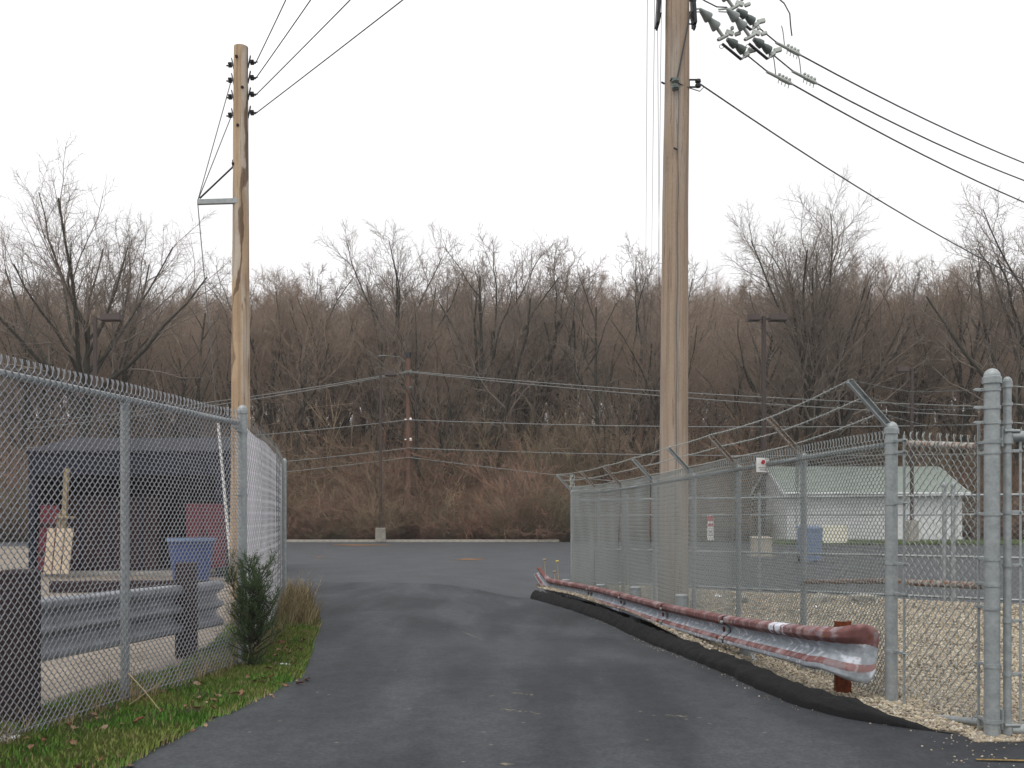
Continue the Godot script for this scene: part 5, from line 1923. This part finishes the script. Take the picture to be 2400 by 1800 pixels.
func build_signs() -> void:
	# small white sign tied to the barbed fence's top rail
	var s := thing("fence_sign", "small bent white sign with a red mark on the barbed fence's top rail", "sign", P(1787, 1090, 9.35))
	var m := MB.new()
	m.box(Vector3.ZERO, Vector3(0.15, 0.135, 0.004), Basis(Vector3.UP, 0.5), 0.001)
	part("plate", m, M.sign_white, s)
	var r := MB.new()
	var q := []
	for k in 9:
		var a := TAU * k / 9.0
		q.append(Basis(Vector3.UP, 0.5) * Vector3(0.005 + cos(a) * 0.026 * (1.0 + 0.3 * sin(2.0 * a)), 0.028 + sin(a) * 0.022, 0.0045))
	r.face(q, Vector3.BACK)
	part("red_mark", r, M.sign_red, s)
	for k in 2:
		var ln := MB.new()
		ln.box(Basis(Vector3.UP, 0.5) * Vector3(0, -0.025 - 0.02 * k, 0.003), Vector3(0.10 - 0.03 * k, 0.006, 0.002), Basis(Vector3.UP, 0.5))
		part("text_line", ln, M.sign_grey, s)
	# tall narrow sign, red above white, on the back fence
	var s2 := thing("strip_sign", "narrow upright red and white sign on the back fence beside the thick pole", "sign", P(1665, 1237, 17.7))
	for w in [[0.0, 0.115, 0.44, "sign_white", "plate", 0.0], [0.165, 0.11, 0.09, "sign_red", "red_band", 0.004], [0.05, 0.10, 0.05, "sign_red", "red_band", 0.004], [-0.07, 0.07, 0.02, "sign_grey", "text_line", 0.004], [-0.13, 0.07, 0.02, "sign_grey", "text_line", 0.004]]:
		var pm := MB.new()
		pm.box(Vector3(0, w[0], w[5]), Vector3(w[1], w[2], 0.006), Basis())
		part(w[4], pm, M[w[3]], s2)
	# cream board on the back fence
	var s3 := thing("fence_board", "blank cream board hung low on the back fence, before the white garage", "sign", P(1957, 1252, 16.0))
	var cm := MB.new()
	cm.box(Vector3.ZERO, Vector3(0.40, 0.28, 0.012), Basis(Vector3.UP, 0.05), 0.003)
	part("plate", cm, M.sign_cream, s3)
	for sg in [-1.0, 1.0]:
		var tie := MB.new()
		tie.rod(Vector3(sg * 0.17, 0.11, 0.0), Vector3(sg * 0.17, 0.17, -0.02), 0.003, 5)
		part("wire_tie", tie, M.cable_grey, s3)


# ---------------------------------------------------------------- plants, stones, litter
func build_verge() -> void:
	var rg := RandomNumberGenerator.new()
	rg.seed = 301
	# tufts
	var tufts := []
	for v in 4:
		var mb := MB.new()
		mb.colored = true
		var dry := v == 3
		for k in (9 if not dry else 12):
			var a := rg.randf() * TAU
			var p := Vector3(cos(a), 0, sin(a)) * rg.randf() * 0.035
			var hgt := rg.randf_range(0.022, 0.058) if not dry else rg.randf_range(0.08, 0.26)
			var lean := Vector3(cos(a), 0, sin(a)) * hgt * rg.randf_range(0.2, 0.9)
			var wdt := 0.0028 if not dry else 0.0022
			var side := Vector3(-sin(a), 0, cos(a)) * wdt
			mb.col = Color(1, 1, 1) * rg.randf_range(0.75, 1.2)
			mb.col.a = 1.0
			var mid := p + Vector3.UP * hgt * 0.6 + lean * 0.35
			var tip := p + Vector3.UP * hgt * 0.95 + lean
			var nn := Vector3(cos(a), 0.6, sin(a)).normalized()
			var f := mb.v.size()
			for z in [p - side, p + side, mid - side * 0.8, mid + side * 0.8, tip]:
				mb.vert(z, nn)
			mb.tri_i(f, f + 1, f + 2)
			mb.tri_i(f + 1, f + 3, f + 2)
			mb.tri_i(f + 2, f + 3, f + 4)
		tufts.append(mb.mesh(M.grass))
	var spots := [[], [], [], []]
	var cols := [[], [], [], []]
	var patch := FastNoiseLite.new()
	patch.seed = 77
	patch.frequency = 0.55
	for i in 42000:
		var d := 4.2 + 12.5 * pow(rg.randf(), 1.35)
		var l := edge_at(fence_left, d) - 0.5
		var r := edge_at(lane_left, d)
		var x := lerpf(l, r + 0.02, rg.randf())
		var pn := patch.get_noise_2d(x * 2.0, d * 2.0)
		var near_fence := absf(x - edge_at(fence_left, d)) < 0.13
		if near_fence and rg.randf() < 0.45: continue
		if pn < -0.08 and rg.randf() < 0.72: continue
		var green := Color(0.12, 0.27, 0.04).lerp(Color(0.24, 0.30, 0.075), clampf(0.5 + pn * 1.5 + rg.randf_range(-0.3, 0.3), 0, 1))
		var which := rg.randi() % 3
		if rg.randf() < 0.16 or (near_fence and rg.randf() < 0.35) or (d > 11.5 and rg.randf() < 0.4):
			green = Color(0.26, 0.20, 0.11).lerp(Color(0.34, 0.27, 0.15), rg.randf())
			if rg.randf() < 0.09 and (near_fence or d > 11.5): which = 3
		var y := 0.018 * clampf((r - x) / 0.25, 0.0, 1.0)
		var s := rg.randf_range(0.7, 1.3) * (1.0 if d < 11.0 else 1.3)
		spots[which].append(Transform3D(Basis(Vector3.UP, rg.randf() * TAU).scaled(Vector3(s, s, s)), Vector3(x, y, -d)))
		cols[which].append(green)
	var gr := thing("verge_grass", "short green grass with dry tufts along the left edge of the lane", "grass")
	gr.set_meta("kind", "stuff")
	for q in 4:
		scatter("tufts", tufts[q], spots[q], cols[q], gr)

	# evergreen seedling before the corner post
	var jp := Vector3(-2.20, 0.0, -8.42)
	var j := thing("juniper_shrub", "dark green feathery evergreen shrub at the foot of the left corner post", "shrub", jp)
	var wood := MB.new()
	var fol := MB.new()
	var stems := []
	for k in 7:
		stems.append(Vector3(rg.randf_range(-0.14, 0.20), rg.randf_range(0.6, 1.02), rg.randf_range(-0.15, 0.15)))
	for k in 230:
		var f := pow(rg.randf(), 0.8)
		var a := rg.randf() * TAU
		var st: Vector3 = stems[k % 7]
		var p := st * f + Vector3(st.x, 0, st.z) * f * f * 0.4
		var reach := lerpf(0.22, 0.12, f) * rg.randf_range(0.45, 1.5)
		if f < 0.15: reach *= 0.6
		var dirv := Vector3(cos(a), rg.randf_range(0.3, 1.5), sin(a)).normalized()
		var p2 := p + dirv * reach
		var p3 := p2 + (dirv + Vector3(rg.randf_range(-0.3, 0.3), 0.9, rg.randf_range(-0.3, 0.3))).normalized() * reach * 0.6
		wood.tube(PackedVector3Array([p, p2, p3]), PackedFloat32Array([0.005, 0.003, 0.001]), 4)
		for s in 15:
			var q := rg.randf_range(0.2, 1.0)
			var c := p.lerp(p2, q * 1.5) if q < 0.66 else p2.lerp(p3, (q - 0.66) * 3.0)
			var dv := (dirv * 0.7 + Vector3(rg.randf_range(-1, 1), rg.randf_range(-0.2, 1.3), rg.randf_range(-1, 1))).normalized()
			var e := c + dv * rg.randf_range(0.04, 0.10)
			fol.col = Color(1, 1, 1).lerp(Color(1.9, 1.3, 0.8), rg.randf() * rg.randf()) * rg.randf_range(0.7, 1.3)
			fol.spike(c, e, 0.0022)
			for w in 4:
				var c2 := c.lerp(e, rg.randf_range(0.15, 0.9))
				fol.spike(c2, c2 + (dv + Vector3(rg.randf_range(-1, 1), rg.randf_range(-1, 1), rg.randf_range(-1, 1)) * 0.9).normalized() * rg.randf_range(0.018, 0.034), 0.0024)
	fol.colored = true
	wood.tube(PackedVector3Array([Vector3(0, -0.05, 0), Vector3(0.01, 0.5, 0), Vector3(0, 1.0, 0.01)]), PackedFloat32Array([0.016, 0.011, 0.003]), 7)
	j.scale = Vector3(0.82, 0.93, 0.82)
	j.rotation.z = 0.08
	part("stem", wood, M.bark, j)
	part("foliage", fol, M.juniper, j)

	# dry stalks
	var stalks := [[[300, 1578], [335, 1615], [395, 1690], 6.6, "long bent straw stalk crossing the mesh low on the left fence"], [[303, 1652], [345, 1622], [390, 1590], 6.6, "second straw stalk crossing the first low on the left fence"], [[540, 1440], [560, 1410], [590, 1350], 8.75, "thin straw stalk leaning across the evergreen shrub"], [[551, 1440], [555, 1500], [553, 1560], 8.5, "upright tan stem beside the evergreen shrub"]]
	for q in stalks:
		var sm := MB.new()
		sm.tube(PackedVector3Array([P(q[0][0], q[0][1], q[3]), P(q[1][0], q[1][1], q[3] - 0.05), P(q[2][0], q[2][1], q[3] - 0.1)]), PackedFloat32Array([0.004, 0.0035, 0.002]), 5)
		solo("straw_stalk", sm, M.dry_stalk, q[4], "stalk")
	# dry weeds at the far end of the screened fence
	var wm := MB.new()
	for k in 40:
		var d := rg.randf_range(13.0, 16.6)
		var x := edge_at(fence_left, d) + rg.randf_range(0.03, 0.4)
		var p := Vector3(x, 0.0, -d)
		var tip := p + Vector3(rg.randf_range(-0.12, 0.16), rg.randf_range(0.12, 0.5), rg.randf_range(-0.12, 0.12))
		wm.spike(p, tip, 0.005)
		for w in 5:
			var c := p.lerp(tip, rg.randf_range(0.4, 1.0))
			wm.spike(c, c + Vector3(rg.randf_range(-0.08, 0.08), rg.randf_range(0.0, 0.12), rg.randf_range(-0.08, 0.08)), 0.003)
	solo("dry_weeds", wm, M.dry_stalk, "tall dry tan weeds at the far end of the screened fence", "weeds", "", "stuff")
	# weeds with yellow heads by the bent end of the barrier
	for q in [[1276, 1312, 1352, "pale"], [1306, 1316, 1352, "yellow"], [1299, 1340, 1362, "pale"]]:
		var st := thing("flowering_weed", {1276: "spindly weed with a pale head left of the barbed fence's far post", 1306: "spindly weed with a bright yellow head by the barbed fence's far post", 1299: "short weed with a pale head by the crash barrier's bent end"}[q[0]], "weed", P(q[0], q[2] + 12, 19.0))
		var sm := MB.new()
		var tip := P(q[0], q[1], 19.0) - st.position
		sm.tube(PackedVector3Array([Vector3(0.03, 0, 0), tip * 0.5 + Vector3(0.015, 0, 0), tip]), PackedFloat32Array([0.007, 0.006, 0.005]), 5)
		part("stem", sm, M.dry_stalk, st)
		var fm := MB.new()
		fm.lathe([Vector2(0, -0.02), Vector2(0.02, -0.01), Vector2(0.036, 0.008), Vector2(0.02, 0.018), Vector2(0, 0.018)], 9, Transform3D(Basis(), tip))
		part("flower_head", fm, M.yellow_petals if q[3] == "yellow" else M.dry_stalk, st)

	# fallen leaves
	for k in 110:
		var d := rg.randf_range(4.9, 10.5)
		var x := lerpf(edge_at(fence_left, d) + 0.05, edge_at(lane_left, d) - 0.04, pow(rg.randf(), 0.8))
		if k > 98:
			d = rg.randf_range(5.2, 8.0)
			x = edge_at(lane_left, d) + rg.randf_range(0.02, 0.15)
		var lm := MB.new()
		var rows := []
		var uvs := []
		var cu := rg.randf_range(0.2, 0.9)
		for i in 6:
			var row := PackedVector3Array()
			var ur := []
			var f := i / 5.0
			var wd := 0.022 * sin(clampf(f * 0.9 + 0.08, 0, 1) * PI) * (1.0 + 0.35 * (i % 2)) + 0.001
			for s in 5:
				var c := (s - 2) / 2.0
				row.append(Vector3(c * wd, 0.012 + cu * 0.02 * c * c + 0.012 * sin(f * 3.0 + k), (f - 0.5) * 0.085))
				ur.append(Vector2(f, c))
			rows.append(row)
			uvs.append(ur)
		lm.grid(rows, uvs, Vector3.UP)
		lm.rod(Vector3(0, 0.012, 0.04), Vector3(0.004, 0.016, 0.075), 0.0012, 4)
		var o := solo("fallen_leaf", lm, [M.dead_leaf, M.tan_leaf, M.dead_leaf, M.russet_leaf][k % 4], "curled brown fallen leaf lying on the verge or lane edge below the left fence", "leaf", "fallen leaves on the left verge")
		o.position = Vector3(x, rg.randf_range(0.035, 0.055) if k <= 98 else 0.002, -d)
		o.rotation = Vector3(rg.randf_range(-0.3, 0.3), rg.randf() * TAU, rg.randf_range(-0.4, 0.4))
		o.scale = Vector3.ONE * rg.randf_range(0.38, 0.85)
	# scraps of paper
	for q in [[721, 1457, 0.13, 0.045, "flat white paper scrap on the grass edge by the lane"], [670, 1569, 0.06, 0.045, "crumpled white scrap on the grass below the evergreen shrub"], [18, 1752, 0.12, 0.05, "white scrap at the foot of the left fence in the corner"], [662, 1487, 0.05, 0.035, "pale scrap in the grass right of the evergreen shrub"], [1684, 1431, 0.16, 0.05, "white paper scrap on gravel behind the crash barrier"], [1914, 1461, 0.07, 0.05, "white scrap on gravel right behind the barrier's end shoe"], [1767, 1560, 0.03, 0.1, "blue white scrap standing up behind the kerb"], [2085, 1625, 0.04, 0.03, "small white scrap at the foot of the corner post"]]:
		var pm := MB.new()
		var rows := []
		var uvs := []
		var ns := FastNoiseLite.new()
		ns.seed = int(q[0])
		ns.frequency = 0.35
		for i in 8:
			var row := PackedVector3Array()
			var ur := []
			for s in 8:
				row.append(Vector3((s - 3.5) / 7.0 * q[2] * 1.0, 0.02 + 0.03 * ns.get_noise_2d(i * 2.0, s * 2.0) + (q[3] * 0.5 * i / 7.0), (3.5 - i) / 7.0 * 0.09))
				ur.append(Vector2(i, s))
			rows.append(row)
			uvs.append(ur)
		pm.grid(rows, uvs, Vector3.UP)
		var back := []
		for rw in rows:
			var b := PackedVector3Array()
			for p in rw: b.append(p - Vector3.UP * 0.0012)
			back.append(b)
		pm.grid(back, uvs, Vector3.DOWN)
		var o := solo("paper_scrap", pm, M.paper, q[4], "litter")
		o.position = GP(q[0], q[1]) * Vector3(1, 0, 1) + Vector3.UP * 0.012
		o.rotation.y = q[0] * 0.37


func build_gravel() -> void:
	var rg := RandomNumberGenerator.new()
	rg.seed = 401
	var gv := thing("gravel", "tan and grey crushed stone covering the yard inside the barbed fence", "gravel")
	gv.set_meta("kind", "stuff")
	var meshes := []
	var sph := [Vector3(0, 1, 0), Vector3(0.894, 0.447, 0), Vector3(0.276, 0.447, 0.851), Vector3(-0.724, 0.447, 0.526), Vector3(-0.724, 0.447, -0.526), Vector3(0.276, 0.447, -0.851), Vector3(0.724, -0.447, 0.526), Vector3(-0.276, -0.447, 0.851), Vector3(-0.894, -0.447, 0), Vector3(-0.276, -0.447, -0.851), Vector3(0.724, -0.447, -0.526), Vector3(0, -1, 0)]
	var tri := [[0, 1, 2], [0, 2, 3], [0, 3, 4], [0, 4, 5], [0, 5, 1], [1, 6, 2], [2, 7, 3], [3, 8, 4], [4, 9, 5], [5, 10, 1], [2, 6, 7], [3, 7, 8], [4, 8, 9], [5, 9, 10], [1, 10, 6], [11, 7, 6], [11, 8, 7], [11, 9, 8], [11, 10, 9], [11, 6, 10]]
	for v in 5:
		var mb := MB.new()
		mb.colored = true
		var pts := []
		for p in sph:
			pts.append(p * Vector3(1.0, 0.62, 0.8) * rg.randf_range(0.7, 1.15))
		for q in tri:
			mb.face([pts[q[0]], pts[q[1]], pts[q[2]]], pts[q[0]] + pts[q[1]] + pts[q[2]])
		meshes.append(mb.mesh(M.stone))
	var spots := [[], [], [], [], []]
	var cols := [[], [], [], [], []]
	var tones := [Color(0.46, 0.38, 0.26), Color(0.36, 0.30, 0.22), Color(0.52, 0.46, 0.34), Color(0.30, 0.27, 0.23), Color(0.42, 0.36, 0.28), Color(0.58, 0.53, 0.44)]
	var put := 0
	while put < 60000:
		var d := 5.8 + 13.0 * pow(rg.randf(), 1.7)
		var l: float = 2.7 if d < kerb_line[0].y else edge_at(kerb_line, d) + 0.13
		var r := minf(yard_right(d), 0.54 * d + 0.3)
		if l > r: continue
		var x := lerpf(l, r, rg.randf())
		if rg.randf() > (r - l) / 3.2: continue
		var s := rg.randf_range(0.008, 0.0185) * (1.0 + 0.25 * smoothstep(8.0, 13.0, d))
		var q := put % 5
		var b := Basis.from_euler(Vector3(rg.randf_range(-0.5, 0.5), rg.randf() * TAU, rg.randf_range(-0.5, 0.5))).scaled(Vector3(s, s, s) * rg.randf_range(0.85, 1.2))
		spots[q].append(Transform3D(b, Vector3(x, 0.012 + 0.02 * sin(x * 2.1 + d) * sin(d * 1.3) + s * 0.35, -d)))
		cols[q].append(tones[rg.randi() % 6] * rg.randf_range(0.5, 1.0))
		put += 1
	# grit spilled over the kerb, before the gate and along the lane's edges
	for i in 260:
		var d := 5.0 + 10.0 * pow(rg.randf(), 1.5)
		var x: float
		var y := 0.004
		if i < 150:
			x = edge_at(kerb_line, maxf(d, kerb_line[0].y)) + rg.randf_range(-0.14, 0.02)
		elif i < 260:
			d = rg.randf_range(5.2, 5.95)
			x = rg.randf_range(2.3, 4.2)
		else:
			x = lerpf(edge_at(lane_left, d) + 0.05, edge_at(kerb_line, maxf(d, kerb_line[0].y)), rg.randf())
		y = gy(x, d) + 0.003
		var s := rg.randf_range(0.003, 0.009) if i < 260 else rg.randf_range(0.002, 0.005)
		var q := i % 5
		spots[q].append(Transform3D(Basis(Vector3.UP, rg.randf() * TAU).scaled(Vector3(s, s, s)), Vector3(x, y, -d)))
		cols[q].append(tones[rg.randi() % 6] * rg.randf_range(0.6, 1.0))
	for q in 5:
		scatter("stones", meshes[q], spots[q], cols[q], gv)
	# larger lumps at the back of the yard
	for q in [[1918, 1412, 0.16, "pale rock lying at the back of the gravel, left of the other"], [2022, 1414, 0.20, "broad pale rock at the back of the gravel, nearer the corner post"], [1735, 1412, 0.14, "pale rock at the back of the gravel beside a fence post"]]:
		var mb := MB.new()
		for t in tri:
			var w := []
			for k in 3:
				var p: Vector3 = sph[t[k]]
				w.append(p * Vector3(1.2, 0.75, 1.0) * (1.0 + 0.18 * sin(p.x * 5.0 + q[0]) + 0.12 * sin(p.z * 7.0 + p.y * 4.0)) * q[2])
			mb.face(w, w[0] + w[1] + w[2])
		solo("rock", mb, M.concrete, q[3], "rock").position = Vector3((q[0] - 1200.0) / F * 15.2, 0.05, -15.2)


# ---------------------------------------------------------------- light and camera
func sky_texture() -> ImageTexture:        # even overcast with faint cloud streaks
	var w := 512
	var h := 256
	var a := nz(w, h, 0.012, 501, 4, Vector2(2, 1))
	var out := PackedByteArray()
	out.resize(w * h * 3)
	for y in h:
		for x in w:
			var i := y * w + x
			var v := 0.90 + 0.10 * smoothstep(70, 175, a[i])
			out[i * 3] = int(255.0 * v * 0.996)
			out[i * 3 + 1] = int(255.0 * v * 0.994)
			out[i * 3 + 2] = int(255.0 * minf(1.0, v * 1.002))
	return tex_of(w, h, out)


func _ready() -> void:
	rng.seed = 7
	var cam := Camera3D.new()
	cam.name = "camera"
	add_child(cam)
	cam.position = Vector3(0, EYE, 0)
	cam.near = 0.1
	cam.far = 1200.0
	cam.set_frustum(0.1 * 1800.0 / F, Vector2(0, 0.1 * (HORIZON - 900.0) / F), 0.1, 1200.0)
	cam.current = true
	var sky := Sky.new()
	var pm := PanoramaSkyMaterial.new()
	pm.panorama = sky_texture()
	pm.energy_multiplier = 1.0
	sky.sky_material = pm
	var env := Environment.new()
	env.background_mode = Environment.BG_SKY
	env.sky = sky
	env.tonemap_mode = Environment.TONE_MAPPER_LINEAR
	env.tonemap_exposure = 1.4
	env.fog_enabled = true
	env.fog_density = 0.0006
	env.fog_light_color = Color(0.88, 0.86, 0.85)
	env.sdfgi_enabled = true
	env.ssao_enabled = true
	env.ssil_enabled = true
	var we := WorldEnvironment.new()
	we.name = "world"
	we.environment = env
	add_child(we)
	var sun := DirectionalLight3D.new()
	sun.name = "sun"
	sun.light_energy = 0.35
	sun.light_color = Color(1.0, 0.98, 0.95)
	sun.light_angular_distance = 25.0
	sun.shadow_enabled = true
	sun.rotation_degrees = Vector3(-58, -25, 0)
	add_child(sun)

	make_materials()
	build_ground()
	build_left_fence()
	build_right_fence()
	build_barriers()
	build_poles()
	build_trees()
	build_far_things()
	build_signs()
	build_verge()
	build_gravel()
